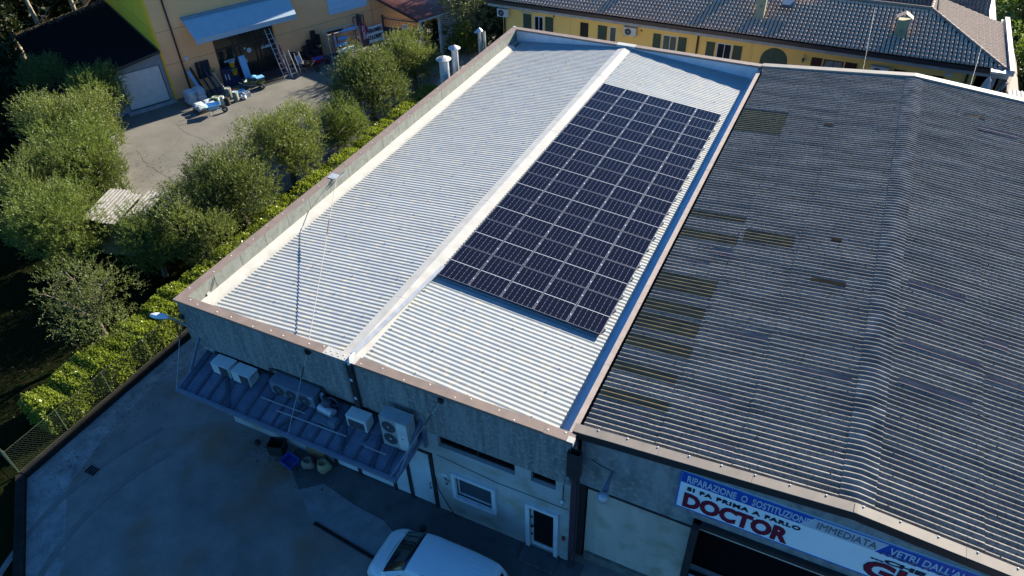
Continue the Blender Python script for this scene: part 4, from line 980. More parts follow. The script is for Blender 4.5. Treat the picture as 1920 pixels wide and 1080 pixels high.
def trunk_mb(seed, h, RX_, r0=.13, nl=7, zc=0):
    g = random.Random(seed); mb = MB()
    top = Vector((g.uniform(-.15,.15), g.uniform(-.15,.15), h))
    mb.tube([(0,0,-.05),(0.03,.02,h*.4),tuple(top*.8),tuple(top)], [r0*1.35,r0,r0*.85,r0*.6], 9)
    for k in range(nl):
        a = 2*math.pi*k/nl+g.uniform(-.3,.3); rr = RX_*g.uniform(.55,.85); s_ = top*.8
        e = Vector((rr*math.cos(a), rr*math.sin(a), h+g.uniform(.5,1.9)))
        m1 = s_.lerp(e,.4)+Vector((0,0,.18)); m2 = s_.lerp(e,.75)+Vector((g.uniform(-.1,.1),g.uniform(-.1,.1),.14))
        mb.tube([s_,m1,m2,e], [r0*.5,r0*.36,r0*.22,r0*.08], 6)
        for j in range(3):
            e2 = m2+Vector((g.gauss(0,.45),g.gauss(0,.45),g.uniform(.2,.8))); mb.tube([m2, m2.lerp(e2,.5)+Vector((0,0,.05)), e2], [r0*.18,r0*.12,r0*.04], 5)
    return mb
CR = {}
mat_ol = leafmat('lone_olive_leaf', (.15,.18,.055), (.08,.10,.03), .3)
def crown_proto(key, *a, **k):
    if key not in CR:
        o = crown_mesh('crown', *a, **k); CR[key] = o.data; bpy.data.objects.remove(o)
    return CR[key]
def tree(name, label, x, y, zc, rs, key, seed, group=None, cat='tree', hz=1.0, trunk_m=None, ths=1.0, rz=None):
    """zc crown centre height, rs scale of the crown"""
    t = thing(name, label, cat, (x, y, 0), 0, group)
    ht = max(.3, zc-.75*rs*ths); tm = trunk_mb(seed, ht, 1.7*rs, .12*rs+.02)
    tm.build('trunk', trunk_m or M_bark, t, local=True)
    o = bpy.data.objects.new('crown', CR[key]); COL.objects.link(o); o.parent = t; o.location = (0,0,zc); o.scale = (rs, rs, rs*hz); o.rotation_euler = (0,0, seed*1.3 if rz is None else rz)
    return t
crown_proto('o1', 11, M_olive); crown_proto('o2', 12, leafmat('dusky_olive_leaf', (.14,.175,.045), (.07,.092,.025), .3), lobes=14, RZ_=2.2); crown_proto('o3', 13, leafmat('pale_olive_leaf', (.19,.225,.065), (.10,.125,.035), .32), lobes=12, spiky=.75)
crown_proto('ol', 21, mat_ol, nshoot=1050, nleaf=15, spiky=.85, lobes=12, upw=.35)
GO = 'olive trees between the yard and the warehouse'
tree('olive_tree', 'lone open crowned olive tree near the end of the laurel hedge', -7.39, 1.05, 2.3, .90, 'ol', 1, hz=.95)
spots = [(-8.81,5.55,1.95,0.66,'o1','low dark olive tree just behind the lone olive, below the beige shed roof'),
 (-7.68,7.23,2.05,0.82,'o3','shaded olive tree beside the hedge, between the low one and the broad one'),
 (-7.89,10.08,2.35,0.96,'o2','broad dark green olive tree beside the beige sheet roofed shed'),
 (-8.32,14.43,2.35,0.95,'o3','rounded olive tree at the yard edge, third along the warehouse hedge'),
 (-7.57,18.28,1.7,0.66,'o1','smallest olive tree in the row along the warehouse hedge'),
 (-8.27,22.17,2.35,0.99,'o2','big rounded olive tree in front of the red teardrop flags'),
 (-8.12,26.91,2.1,0.8,'o3','olive tree behind the widest steel flue')]
for i, (x, y, z, s_, k, lab) in enumerate(spots): tree('olive_tree', lab, x, y, z, s_*1.15, k, 30+i, GO)
spots = [(-27.1,14.9,2.2,0.8,'o2','olive tree at the far left top, in front of the dark garage roof'),
 (-23.4,15.3,2.1,0.78,'o1','olive tree next to the white garage door'),
 (-20.3,11.3,2.35,1.07,'o3','dense olive tree overhanging the left edge of the yard'),
 (-16.7,8.46,2.35,1.0,'o1','tall bright olive tree above the white boundary wall'),
 (-15.4,8.2,1.9,0.72,'o2','olive tree whose right side hangs over the beige shed roof'),
 (-16.0,6.1,2.3,0.92,'o3','leftmost bulging olive tree of the left clump'),
 (-13.1,4.3,2.2,.95,'o1','lowest olive tree of the left clump, beside the black lawn')]
for i, (x, y, z, s_, k, lab) in enumerate(spots): tree('olive_tree', lab, x, y, z, s_*1.12, k, 50+i, 'olive trees along the left side of the yard')

def hedge(name, label, P, wd, h, m, n, seed, ll=.11, lw=.06, cat='hedge', z0=0.1):
    g = random.Random(seed); t = thing(name, label, cat, (P[0][0], P[0][1], 0)); mb = MB(); core = MB(); seg = []; tot = 0
    for a, b in zip(P, P[1:]):
        a = Vector((a[0],a[1],0)); b = Vector((b[0],b[1],0)); seg.append((a,b,(b-a).length)); tot += (b-a).length
    for a, b, L_ in seg:
        d = (b-a)/L_; nn = Vector((-d.y,d.x,0)); m_ = max(2,int(L_/.6))
        for k in range(int(n*L_/tot)):
            u_ = g.uniform(-.1, L_+.1); wig = .07*math.sin(u_*2.1+seed)+.05*math.sin(u_*5.3)+.04*math.sin(u_*11)
            hh = h+wig; face = g.random()
            if face < .45: v_ = g.uniform(-wd/2,wd/2); z = hh-abs(g.gauss(0,.10)); out_ = Vector((0,0,1))
            elif face < .85: s_ = 1 if g.random() < .5 else -1; v_ = s_*(wd/2-abs(g.gauss(0,.09))+.10*math.sin(u_*3.1+s_)); z = g.uniform(z0, hh); out_ = nn*s_
            else: v_ = g.uniform(-wd/2,wd/2); z = g.uniform(z0,hh); out_ = Vector((0,0,.3)); u_ = (g.uniform(-.12,.05) if g.random() < .5 else L_+g.uniform(-.05,.12)); out_ = -d if u_ < L_/2 else d
            p = a+d*u_+nn*v_+Vector((0,0,z)); ld = (out_*.7+Vector((0,0,.35))+Vector((g.gauss(0,.5),g.gauss(0,.5),g.gauss(0,.5)))).normalized()
            leaf(mb, p, ld, ll*g.uniform(.7,1.2), lw*g.uniform(.8,1.2), g)
        core.M = None
        A_ = a+nn*(-wd*.33); B_ = b+nn*(-wd*.33); C_ = b+nn*wd*.33; D_ = a+nn*wd*.33
        core.hexa([(A_.x,A_.y,0),(B_.x,B_.y,0),(C_.x,C_.y,0),(D_.x,D_.y,0),(A_.x,A_.y,h*.78),(B_.x,B_.y,h*.78),(C_.x,C_.y,h*.78),(D_.x,D_.y,h*.78)])
    mb.build('foliage', m, t); core.build('twigs', mat('hedge_core', (.02,.02,.01)), t); return t
hedge('laurel_hedge', 'long glossy laurel hedge between the driveway fence and the olive trees', [(-5.85,-3.1),(-5.75,1.2),(-5.8,5.0)], 1.3, 1.35, M_laurel, 26000, 3, .12, .065)
hedge('laurel_hedge', 'narrow glossy hedge running beside the left wall of the warehouse', [(-5.75,5.2),(-5.9,14),(-5.9,25.5)], .95, 1.45, M_laurel, 15000, 4, .12, .065)

# grass blades on the lawn (uncountable)
g = random.Random(5); mb = MB()
for k in range(9000):
    x = g.uniform(-14,-5.2); y = g.uniform(-7,8)
    if g.random() < .35: x = g.uniform(-30,-10); y = g.uniform(-8,14)
    leaf(mb, Vector((x,y,-.01)), Vector((g.gauss(0,.35),g.gauss(0,.35),1)).normalized(), g.uniform(.05,.14), .03, g)
o = mb.build('grass', leafmat('grass_blade', (.02,.03,.008), (.035,.028,.012), .3)); meta(o, 'dark rough grass on the shaded lawn at the left', None, None, 'stuff')

# stone and mound near the lone olive
q = MB(); q.lathe([(.34,0),(.30,.12),(.18,.2),(0,.22)], (0,0,0), 9, smooth=False); o = q.build('stone', mat('grey_stone', (.3,.28,.24), scale=4)); o.location = (-7.2,-.35,0); o.scale = (1,.7,1); meta(o, 'pale stone lying on the lawn behind the hedge, under the lone olive', 'stone')

# ------------------------------------------------------------------ shed with beige corrugated sheets, white wall
t = thing('sheet_roof_shed', 'low shed roofed with overlapping beige corrugated sheets among the olive trees', 'shed', (-12,7.5,0))
dR = Vector((-.27,.96,0)); dE = Vector((.96,.27,0))
def bsheet(o_, wd_, ln, z, nrib):
    mb = MB(); n_ = nrib*10; v = []; fs = []
    for i in range(n_+1):
        u_ = wd_*i/n_; c = .028*math.cos(2*math.pi*nrib*i/n_)
        for j in range(4):
            p = Vector(o_)+dE*u_+dR*(ln*j/3); v.append((p.x,p.y,z+.12*j/3+c))
    for i in range(n_):
        for j in range(3): fs.append((i*4+j,(i+1)*4+j,(i+1)*4+j+1,i*4+j+1))
    mb.add(v, fs, 0, True); return mb
bsheet((-13.05,5.35,0), 1.1, 2.5, 2.12, 6).build('roof_sheet', M_beige, t)
bsheet((-11.98,5.45,0), .92, 2.35, 2.16, 5).build('roof_sheet', M_beige, t)
bsheet((-11.10,5.9,0), .95, 2.55, 2.12, 5).build('roof_sheet', M_beige, t)
bsheet((-10.15,6.4,0), .62, 2.4, 2.0, 7).build('roof_sheet', mat('white_sheet', (.62,.6,.54)), t)
mb = MB(); mb.beam((-12.9,5.6,1.0),(-9.8,6.5,1.0),.08,2.0); mb.beam((-13.2,7.4,1.0),(-10.4,8.5,1.0),.08,2.0); mb.build('wall', M_wood, t)
t = thing('boundary_wall', 'short white boundary wall with a grey groove at the yard edge, half hidden by olive trees', 'wall', (-16,9.5,0))
q = MB(); q.beam((-18.6,11.0,.35),(-15.0,9.0,.35),.16,.7); q.beam((-18.4,11.3,.30),(-14.75,9.25,.30),.16,.6); q.build('wall', mat('white_masonry', (.5,.48,.44), (.4,.38,.34), scale=3), t)

# ------------------------------------------------------------------ hardware shop; local frame: s along facade, d outwards
K0 = Vector((-22.42,19.84,0)); U = Vector((.440,.898,0)).normalized(); N = Vector((U.y,-U.x,0))
SF = Matrix(((U.x,N.x,0,K0.x),(U.y,N.y,0,K0.y),(0,0,1,0),(0,0,0,1)))   # (s,d,z) -> world
FR = math.atan2(U.y, U.x)                 # local x=s ; local -y = d
def P3(s_, d_, z): return SF @ Vector((s_, d_, z))
class SB(MB):
    def __init__(s): super().__init__(); s.M = SF
shop = thing('hardware_shop', 'large orange plastered hardware shop with pale blue awning and lime end wall', 'building', tuple(K0))
HS = 11.4
q = SB(); holes = [(3.3,7.55,.0,3.35)]
xs = [0,3.3,7.55,19.5]
q.box(0,3.3,-.35,0,0,HS); q.box(3.3,7.55,-.35,0,3.35,HS); q.box(7.55,19.5,-.35,0,0,HS)
q.box(19.3,19.5,-12.5,-.35,0,HS); q.box(0.2,19.3,-12.5,-12.3,0,HS)
q.build('front_wall', M_orange, shop)
q = SB(); q.box(-.12,-.002,-12.5,.03,0,HS); q.build('end_wall', M_lime, shop)
q = SB(); q.box(-.2,19.7,-12.6,.2,HS,HS+.25); q.build('roof', M_conc, shop)
q = SB()
for z in (2.31,4.41): q.box(7.56 if z < 3 else .0,19.5,.0,.006,z,z+.02); 
q.box(0,3.29,0,.006,2.31,2.33)
for s_ in (15.2,): q.box(s_,s_+.02,.0,.006,0,HS)
q.build('plaster_joint', mat('joint', (.22,.12,.08)), shop)
q = SB(); q.box(-.126,-.12,-12.4,0,4.6,4.62); q.build('end_wall_joint', mat('joint_green', (.15,.16,.03)), shop)
q = SB(); q.tube([(1.0,.07,HS),(1.0,.07,.05)], .055, 10); q.build('downpipe', mat('maroon_pipe', (.06,.02,.035)), shop)
q = SB(); q.M = SF; q.tube([(1.35,.02,2.45),(1.35,.09,2.45)], .13, 18); q.build('round_lamp', M_winframe, shop)
# recessed glazed entrance
q = SB(); q.box(3.3,7.55,-.9,-.86,0,3.35); q.box(3.3,3.34,-.86,-.35,0,3.35); q.box(7.51,7.55,-.86,-.35,0,3.35); q.box(3.3,7.55,-.9,-.0,-.0,.08); q.build('entrance_recess', mat('dark_interior', (.02,.022,.02), (.035,.035,.03), scale=2), shop)
q = SB()
for s_ in (3.3,4.62,5.0,6.05,6.35,7.47): q.box(s_,s_+.08,-.34,-.24,.08,3.3)
for z in (.08,2.25,3.22): q.box(3.38,7.47,-.335,-.245,z,z+.09)
ef = q.build('entrance_frame', M_cop_dark, shop)
q = SB(); q.box(3.38,7.47,-.30,-.29,.17,3.22); gl = q.build('pane', mat('shop_glass', (.035,.04,.03), (.02,.023,.02), scale=1.5, rough=.1), ef)
q = SB(); q.M = SF; q.tube([(5.62,-.285,1.75),(5.62,-.28,1.75)], .17, 18); q.tube([(5.35,-.285,1.95),(5.35,-.28,1.95)], .07, 12); q.box(5.12,5.32,-.285,-.28,.95,1.25); q.box(3.75,4.5,-.285,-.28,1.35,1.5); q.box(6.45,7.3,-.285,-.28,1.62,1.68)
q.build('sticker', M_signpale, ef)
TM = lambda s_, z, d_=-.275: Matrix(((U.x,0,N.x,P3(s_,d_,z).x),(U.y,0,N.y,P3(s_,d_,z).y),(0,1,0,z),(0,0,0,1)))
text_mb('CLARIS', .2, TM(6.5,1.66), width=.75, bold=.006).build('lettering', M_signpale, ef)
q = SB(); q.M = SF; q.box(4.9,7.4,.0,1.1,.0,.09); q.build('entrance_step', mat('red_brown_step', (.11,.05,.045), (.08,.04,.035)), shop)
# awning
aw = thing('awning', 'pale blue cloth awning with valance above the shop entrance', 'awning', tuple(P3(1.8,0,4.8)))
q = SB(); q.hexa([(1.8,.02,4.86),(9.05,.02,4.80),(8.85,1.35,3.88),(1.92,1.35,3.88),(1.8,.02,4.88),(9.05,.02,4.82),(8.85,1.36,3.90),(1.92,1.36,3.90)]); q.build('cloth', M_awning, aw)
q = SB(); q.box(1.92,8.85,1.362,1.375,3.58,3.90); q.build('valance', mat('awning_valance', (.36,.44,.50), (.32,.40,.46)), aw)
q = SB(); q.box(1.75,9.1,.005,.16,4.86,5.0); q.box(1.92,8.85,1.30,1.36,3.82,3.87); q.build('cassette', mat('blue_grey_metal', (.2,.26,.33)), aw)
bn = thing('banner', 'bright pale blue rectangular banner on the orange wall', 'banner', tuple(P3(11.8,0,2.8)))
q = SB(); q.box(11.82,14.9,.01,.05,2.74,4.9); q.build('panel', mat('banner_face', (.42,.60,.74), (.40,.57,.70)), bn)
q = SB(); g = random.Random(3)
for k in range(4): q.box(12.0,12.0+g.uniform(1.5,2.7),.05,.054,3.0+k*.42,3.0+k*.42+.03)
q.build('faint_line', mat('banner_line', (.33,.50,.66)), bn)

# garage left of the shop
ga = thing('garage', 'grey garage with white sectional door and dark slate roof beside the lime wall', 'garage', tuple(P3(-3,0,0)))
q = SB(); q.box(-.38,-.125,-.25,-.05,0,3.30); q.box(-6.4,-2.95,-.25,-.05,0,2.55)
q.hexa([(-2.95,-.25,2.5),(-.38,-.25,2.5),(-.38,-.05,2.5),(-2.95,-.05,2.5),(-2.95,-.25,2.78),(-.38,-.25,3.28),(-.38,-.05,3.28),(-2.95,-.05,2.78)])
q.box(-6.4,-6.2,-12,-.25,0,2.4); q.box(-6.2,-.13,-12,-11.8,0,2.6)
q.build('wall', M_greyplaster, ga)
q = SB(); q.box(-2.93,-.40,-.13,-.09,.08,2.48); gd = q.build('garage_door', M_acw, ga)
q = SB(); q.box(-2.95,-.38,-.09,-.06,2.46,2.5); q.box(-.42,-.38,-.09,-.06,.05,2.46); q.box(-2.95,-2.91,-.09,-.06,.05,2.46); q.box(-2.91,-.42,-.09,-.06,.05,.1); q.build('door_seal', M_rubber, gd)
q = SB(); q.box(-3.2,-.1,-.06,.5,.002,.04); q.build('ramp', M_conc, ga)
q = SB()
q.hexa([(-6.6,-12.4,2.42),(-.135,-12.4,3.34),(-.135,.35,3.34),(-6.6,.35,2.42),(-6.6,-12.4,2.52),(-.135,-12.4,3.46),(-.135,.35,3.46),(-6.6,.35,2.52)]); rf = q.build('roof', M_slate, ga)
q = SB(); k = -12.2
while k < .3: q.beam((-6.6,k,2.535),(-.14,k,3.475),.05,.03); k += .28
q.build('tile_course', M_slate, rf)
q = SB(); q.beam((-.19,-12.4,3.47),(-.19,.35,3.47),.09,.07); q.beam((-6.6,.38,2.45),(-.14,.38,3.4),.06,.16); q.build('verge_trim', M_cop_dark, rf)
q = SB(); g = random.Random(9)
for k in range(700):
    s_ = g.uniform(-6.5,-.2); d_ = -12.4+abs(g.gauss(0,.45)); z = 3.48-(-.135-s_)*.1455
    a = g.uniform(0,6.28); r_ = g.uniform(.04,.1); q.quad((s_+r_*math.cos(a),d_+r_*math.sin(a),z+.03),(s_+r_*math.cos(a+2),d_+r_*math.sin(a+2),z+.05),(s_+r_*math.cos(a+4),d_+r_*math.sin(a+4),z+.02))
o = q.build('fallen_leaves', M_dry, rf); o['kind'] = 'stuff'

# goods in front of the shop (all coordinates in the shop frame)
def sthing(name, label, cat, s_, d_, rz=0, group=None, z=0):
    p = P3(s_, d_, z); t = thing(name, label, cat, tuple(p), FR+rz, group); return t
def bag_pile(t, nx, ny, nz, seed, a=.62, b=.42, h=.13):
    g = random.Random(seed)
    for k in range(nz):
        for i in range(nx):
            for j in range(ny):
                if k == nz-1 and g.random() < .2 and nz > 2: continue
                q = MB(); cx = (i-.5*(nx-1))*a+g.uniform(-.03,.03); cy = (j-.5*(ny-1))*b+g.uniform(-.03,.03); z = .14+k*h
                n = 8; v = []; fs = []
                for ii in range(n+1):
                    for jj in range(n+1):
                        x = -1+2*ii/n; y = -1+2*jj/n; e = (1-abs(x)**4)*(1-abs(y)**4)
                        v.append((cx+x*a*.5, cy+y*b*.5, z+h*.35+h*.62*e+g.uniform(-.008,.008)))
                m_ = len(v)
                for ii in range(n+1):
                    for jj in range(n+1):
                        x = -1+2*ii/n; y = -1+2*jj/n; v.append((cx+x*a*.5, cy+y*b*.5, z+h*.30-.3*h*(1-abs(x)**4)*(1-abs(y)**4)))
                for ii in range(n):
                    for jj in range(n):
                        a0 = ii*(n+1)+jj; fs.append((a0,a0+n+1,a0+n+2,a0+1)); fs.append((m_+a0,m_+a0+1,m_+a0+n+2,m_+a0+n+1))
                q.add(v, fs, 0, True); q.build('sack', M_bags, t, local=True)
    q = MB(); q.box(-nx*a*.5,nx*a*.5,-ny*b*.5,-ny*b*.5+.09,0,.1); q.box(-nx*a*.5,nx*a*.5,ny*b*.5-.09,ny*b*.5,0,.1); q.box(-nx*a*.5,nx*a*.5,-ny*b*.5,ny*b*.5,.1,.13); q.build('pallet', M_wood, t, local=True)
bag_pile(sthing('sack_pallet', 'tall pallet stack of white plastic sacks beside the lime wall', 'pallet of sacks', .85,1.35,.1,'pallets of white sacks'), 2,2,6,1)
bag_pile(sthing('sack_pallet', 'low pallet of white plastic sacks behind the light blue wheelbarrow', 'pallet of sacks', .95,2.75,.1,'pallets of white sacks'), 2,2,2,2,.66,.5,.16)
def barrow(label, s_, d_, rz, mt, mf, sc_=1.0, group='wheelbarrows in front of the shop', lining=None):
    t = sthing('wheelbarrow', label, 'wheelbarrow', s_, d_, rz, group); t.scale = (sc_,)*3
    q = MB(); lo = [(-.22,-.17),(.26,-.15),(.26,.15),(-.22,.17)]; hi = [(-.42,-.33),(.48,-.28),(.48,.28),(-.42,.33)]
    v = [(x,y,.34) for x,y in lo]+[(x,y,.62+.04*(x>0)) for x,y in hi]+[(x*.96,y*.94,.62+.04*(x>0)) for x,y in hi]+[(x*.95,y*.95,.355) for x,y in lo]
    F = [(0,3,2,1)]
    for k in range(4): k2 = (k+1)%4; F += [(k,k2,4+k2,4+k),(4+k,4+k2,8+k2,8+k),(8+k,8+k2,12+k2,12+k)]
    F.append((12,13,14,15)); q.add(v, F); q.build('tray', mt, t, local=True)
    if lining: q = MB(); q.hexa([(-.36,-.28,.6),(.42,-.24,.63),(.42,.24,.63),(-.36,.28,.6),(-.36,-.28,.61),(.42,-.24,.64),(.42,.24,.64),(-.36,.28,.61)]); q.build('cover', lining, t, local=True)
    q = MB()
    for s2 in (-1,1):
        q.tube([(.66,s2*.05,.2),(.2,s2*.16,.30),(-.35,s2*.22,.36),(-.85,s2*.28,.58)], .016, 6); q.tube([(-.18,s2*.2,.33),(-.32,s2*.24,.02),(-.10,s2*.24,.02),(-.02,s2*.2,.32)], .014, 6)
    q.tube([(-.25,-.24,.03),(-.25,.24,.03)], .01, 5); q.build('frame', mf, t, local=True)
    for s2 in (-1,1): q = MB(); q.tube([(-.8,s2*.275,.56),(-.95,s2*.30,.62)], .022, 6); q.build('grip', M_rubber, t, local=True)
    q = MB(); q.tube([(.66,-.045,.19),(.66,.045,.19)], .19, 18); wh_ = q.build('wheel', M_rubber, t, local=True)
    q = MB(); q.tube([(.66,-.052,.19),(.66,.052,.19)], .09, 12); q.build('rim', mf, wh_, local=True)
    return t
barrow('light blue wheelbarrow standing in front of the low sack pallet', 1.15,3.75,-.35,M_bluelt,M_galv)
barrow('dark green wheelbarrow beside the entrance mat', 4.55,1.9,-.75,M_shutg,M_galv)
barrow('black wheelbarrow in front of the stacked black pots', 8.75,1.75,-.9,M_rubber,M_steel_d)
barrow('red wheelbarrow with a blue cover, right of the black one', 9.65,1.55,-.1,M_redpl,mat('maroon_frame',(.2,.03,.08)),1.0,lining=M_bluepl)
def roll(label, s_, d_, r_, h, m, m2, rz=0):
    t = sthing('sheet_roll', label, 'roll', s_, d_, rz, 'upright rolls and bins by the blue wheelbarrow'); q = MB(); q.lathe([(r_,0),(r_,h),(r_*.78,h),(r_*.78,h-.02)], (0,0,0), 18); q.build('outer_wrap', m, t, local=True)
    q = MB(); pts = []; 
    for k in range(60): a = k*.35; rr = r_*(.76-.011*k); pts.append((rr*math.cos(a), rr*math.sin(a), h-.012))
    q.tube(pts, .014, 4, cap=False); q.lathe([(r_*.77,h-.03),(0,h-.03)], (0,0,0), 16); q.build('coil', m2, t, local=True); return t
roll('wide greenish bin with cream folded sheets on top', 1.75,2.55,.26,.52,M_greenpl,M_roll)
roll('pale translucent roll just left of the spiral topped one', 2.05,2.95,.15,.62,M_roll,M_roll)
roll('white topped spiral roll, tallest of the upright rolls', 2.75,2.25,.22,.72,mat('grey_green_wrap',(.12,.14,.12)),M_roll)
roll('upright roll with pale blue spiral top beside the white bag', 2.95,2.95,.19,.66,mat('mottled_wrap',(.26,.28,.22),(.1,.11,.09),scale=30),M_signpale)
roll('dark upright drum in front of the spiral rolls', 2.3,3.1,.18,.5,M_rubber,M_rubber)
t = sthing('white_bag', 'x', 'bag', 3.2,3.5); bpy.data.objects.remove(t)
p = P3(3.45,2.95,0); sack('plastic_bag', 'small white plastic bag on the asphalt at the end of the rolls', p.x, p.y, .2, .24, M_bags, 8, cat='bag')
def bin_(label, s_, d_, r_, h, m, lid, group='buckets and bins by the entrance', z=0, tilt=None, nm='bucket'):
    t = sthing(nm, label, nm, s_, d_, 0, group, z); q = MB(); q.lathe([(0,0),(r_*.75,0),(r_,h),(r_*1.06,h),(r_*.93,h-.01),(r_*.7,.03),(0,.03)], (0,0,0), 18); q.build('body', m, t, local=True)
    if lid: q = MB(); q.lathe([(r_*1.08,0),(r_*1.0,.05),(r_*.5,.11),(0,.13)], (0,0,h), 18); q.build('lid', lid, t, local=True)
    else: q = MB(); pts = [(r_*math.cos(a), r_*math.sin(a), h+.0) for a in [math.pi*k/8 for k in range(9)]]; q.tube([(x,y*.4,h-.02+.5*y) for x,y,_ in pts], .008, 4); q.build('handle', M_galv, t, local=True)
    return t
bin_('dark bin with a pale round lid beside the doorway', 4.85,1.5,.24,.62,M_shutg,M_bluelt, nm='bin')
bin_('upper yellow bucket hanging on the display stand', 3.95,.7,.2,.34,M_yellowpl,M_acw2,z=1.35)
bin_('lower yellow bucket hanging on the display stand', 3.95,.85,.2,.32,M_yellowpl,None,z=.85)
def box_thing(name, label, cat, s0, s1, d0, d1, z0, z1, m, extra=None, group=None, lean=0.0):
    t = sthing(name, label, cat, s0, d0, 0, group, z0); q = SB()
    q.hexa([(s0,d0+lean,z0),(s1,d0+lean,z0),(s1,d1+lean,z0),(s0,d1+lean,z0),(s0,d0,z1),(s1,d0,z1),(s1,d1,z1),(s0,d1,z1)]); q.build('body', m, t)
    if extra:
        for (nm, a, mm) in extra: q = SB(); q.box(*a); q.build(nm, mm, t)
    return t
box_thing('display_stand', 'dark blue display stand holding the yellow buckets', 'stand', 3.2,4.3,.15,.6,.02,1.25,mat('navy_cover',(.02,.03,.09)),[('label_strip',(3.3,3.36,.6,.61,.55,.95),M_signpale),('label_strip',(3.5,3.58,.6,.61,.5,.9),M_signpale)])
box_thing('folded_sunbed', 'light blue padded board leaning beside the shop door', 'board', 4.42,4.85,.75,.85,.02,1.95,M_bluelt,lean=.45)
box_thing('black_panel', 'square black panel leaning on the orange wall under the round lamp', 'panel', 1.75,2.65,.05,.1,.9,2.02,mat('black_panel',(.02,.02,.03)),[('batten',(1.95,2.0,.12,.16,.9,2.0),M_wood)])
for k, (s_, h, m_, lab) in enumerate(((1.35,1.9,M_rubber,'tall black roll leaning by the downpipe'),(1.15,1.7,M_bluelt,'slim pale blue plank leaning by the downpipe'),(1.75,1.75,M_rubber,'second tall black roll, under the black panel'),(2.15,1.6,mat('navy_tube',(.02,.03,.08)),'navy blue tube leaning in front of the black panel'),(2.5,1.25,mat('grey_tube',(.14,.13,.12)),'short grey tube with a pale end among the leaning goods'))):
    t = sthing('leaning_tube', lab, 'tube', s_, .9, 0, 'tubes leaning on the shop wall'); q = SB(); q.tube([(s_+.35,1.15,.03),(s_,.25,h)], [.09,.13,.07,.11,.06][k]*.8, 12); q.build('tube', m_, t)
t = sthing('leaf_rake', 'green fan shaped leaf rake standing among the goods', 'rake', 2.6,1.4)
q = SB(); q.tube([(2.85,2.1,.05),(2.45,1.25,1.55)], .014, 6); q.build('shaft', M_alu, t)
q = SB()
for k in range(13):
    a = -0.75+1.5*k/12; q.tube([(2.45,1.25,1.5),(2.45+.34*math.sin(a),1.2,1.5+.38*math.cos(a))], .010, 4)
q.build('tines', mat('rake_green',(.07,.16,.05)), t)
for (s_, d_, a, b, h, m_, lab) in ((3.1,1.6,.4,.3,.3,M_redpl,'red crate on the ground beside the shop goods'),(3.45,1.75,.45,.3,.24,M_yellowpl,'yellow tray next to the red crate'),(3.1,2.15,.4,.32,.34,M_bluepl,'bright blue crate behind the spiral rolls'),(3.6,2.25,.5,.4,.3,M_bluelt,'pale blue bundle beside the bright blue crate'),(3.75,2.75,.4,.3,.3,M_bags,'wrapped white package in front of the pale blue bundle')):
    p = P3(s_, d_, 0); tub('crate', lab, 'crate', p.x, p.y, a, b, h, m_, FR+.1, None, flare=1.05)
def ladder(label, s_, d_, h, wd_, lean, m, n, group='aluminium ladders by the shop door', spread=0.0):
    t = sthing('ladder', label, 'ladder', s_, d_, 0, group); q = SB()
    for k in (0, wd_): q.beam((s_+k,d_,.0),(s_+k*(.8)+wd_*.1-.1,d_-lean,h),.035,.06)
    if spread:
        for k in (0, wd_): q.beam((s_+k,d_-lean-spread,.0),(s_+k*.8+wd_*.1-.1,d_-lean,h),.03,.04)
    q.build('rail', m, t); q = SB()
    for k in range(n):
        u_ = (k+1)/(n+1); q.beam((s_-.1*u_,d_-lean*u_,h*u_),(s_+wd_-.1*u_-wd_*.2*u_*.5,d_-lean*u_,h*u_),.03,.03)
    q.build('rung', m, t); return t
ladder('tallest aluminium ladder leaning against the shop entrance', 6.9,1.75,3.0,.42,1.55,M_alu,9)
ladder('red stepladder behind the tallest ladder', 7.2,1.2,1.9,.4,.6,M_redpl,6,spread=.3)
ladder('middle aluminium stepladder, right of the tallest one', 7.35,2.1,1.75,.45,.55,M_alu,5,spread=.5)
ladder('short stepladder with a light blue panel, rightmost of the ladders', 8.15,1.75,1.35,.42,.4,M_alu,4,spread=.4)
lp_ = [o for o in COL.objects if o.get('label','').startswith('short stepladder')][0]
q = SB(); q.hexa([(8.2,1.45,.35),(8.5,1.45,.35),(8.5,1.47,.35),(8.2,1.47,.35),(8.12,1.33,1.1),(8.42,1.33,1.1),(8.42,1.35,1.1),(8.12,1.35,1.1)]); q.build('panel', M_bluelt, lp_)
# black bins / pots stacked by height
for k, (s_, d_, h, r_) in enumerate(((8.35,.35,.95,.24),(8.95,.5,.85,.25),(8.9,.9,.5,.22),(9.35,.45,1.15,.25),(9.75,.4,1.5,.24),(9.4,.95,.7,.24),(9.85,.9,.95,.24),(10.15,.35,2.0,.2),(10.45,.35,1.75,.18),(10.2,.8,1.2,.2))):
    t = sthing('pot_stack', ['shortest black pot stack by the stepladder','black pot stack left of the tall ones','low black pot stack at the front','medium black pot stack in the middle','second tallest black pot stack','low front black pot stack beside the black wheelbarrow','front black pot stack under the tall ones','tallest black pot stack against the orange wall','tall slim black pot stack beside the roll rack','front right black pot stack beside the roll rack'][k], 'pots', s_, d_, 0, 'stacks of black plastic pots')
    q = MB(); prof = []; z = 0
    while z < h: prof += [(r_*.9,z),(r_,z+.08),(r_*1.05,z+.085),(r_*1.05,z+.1)]; z += .11
    prof += [(r_*.85,z),(0,z-.06)]; q.lathe(prof, (0,0,0), 16, smooth=False); q.build('pots', mat('black_pots',(.012,.012,.014)) if k == 0 else bpy.data.materials['black_pots'], t, local=True)
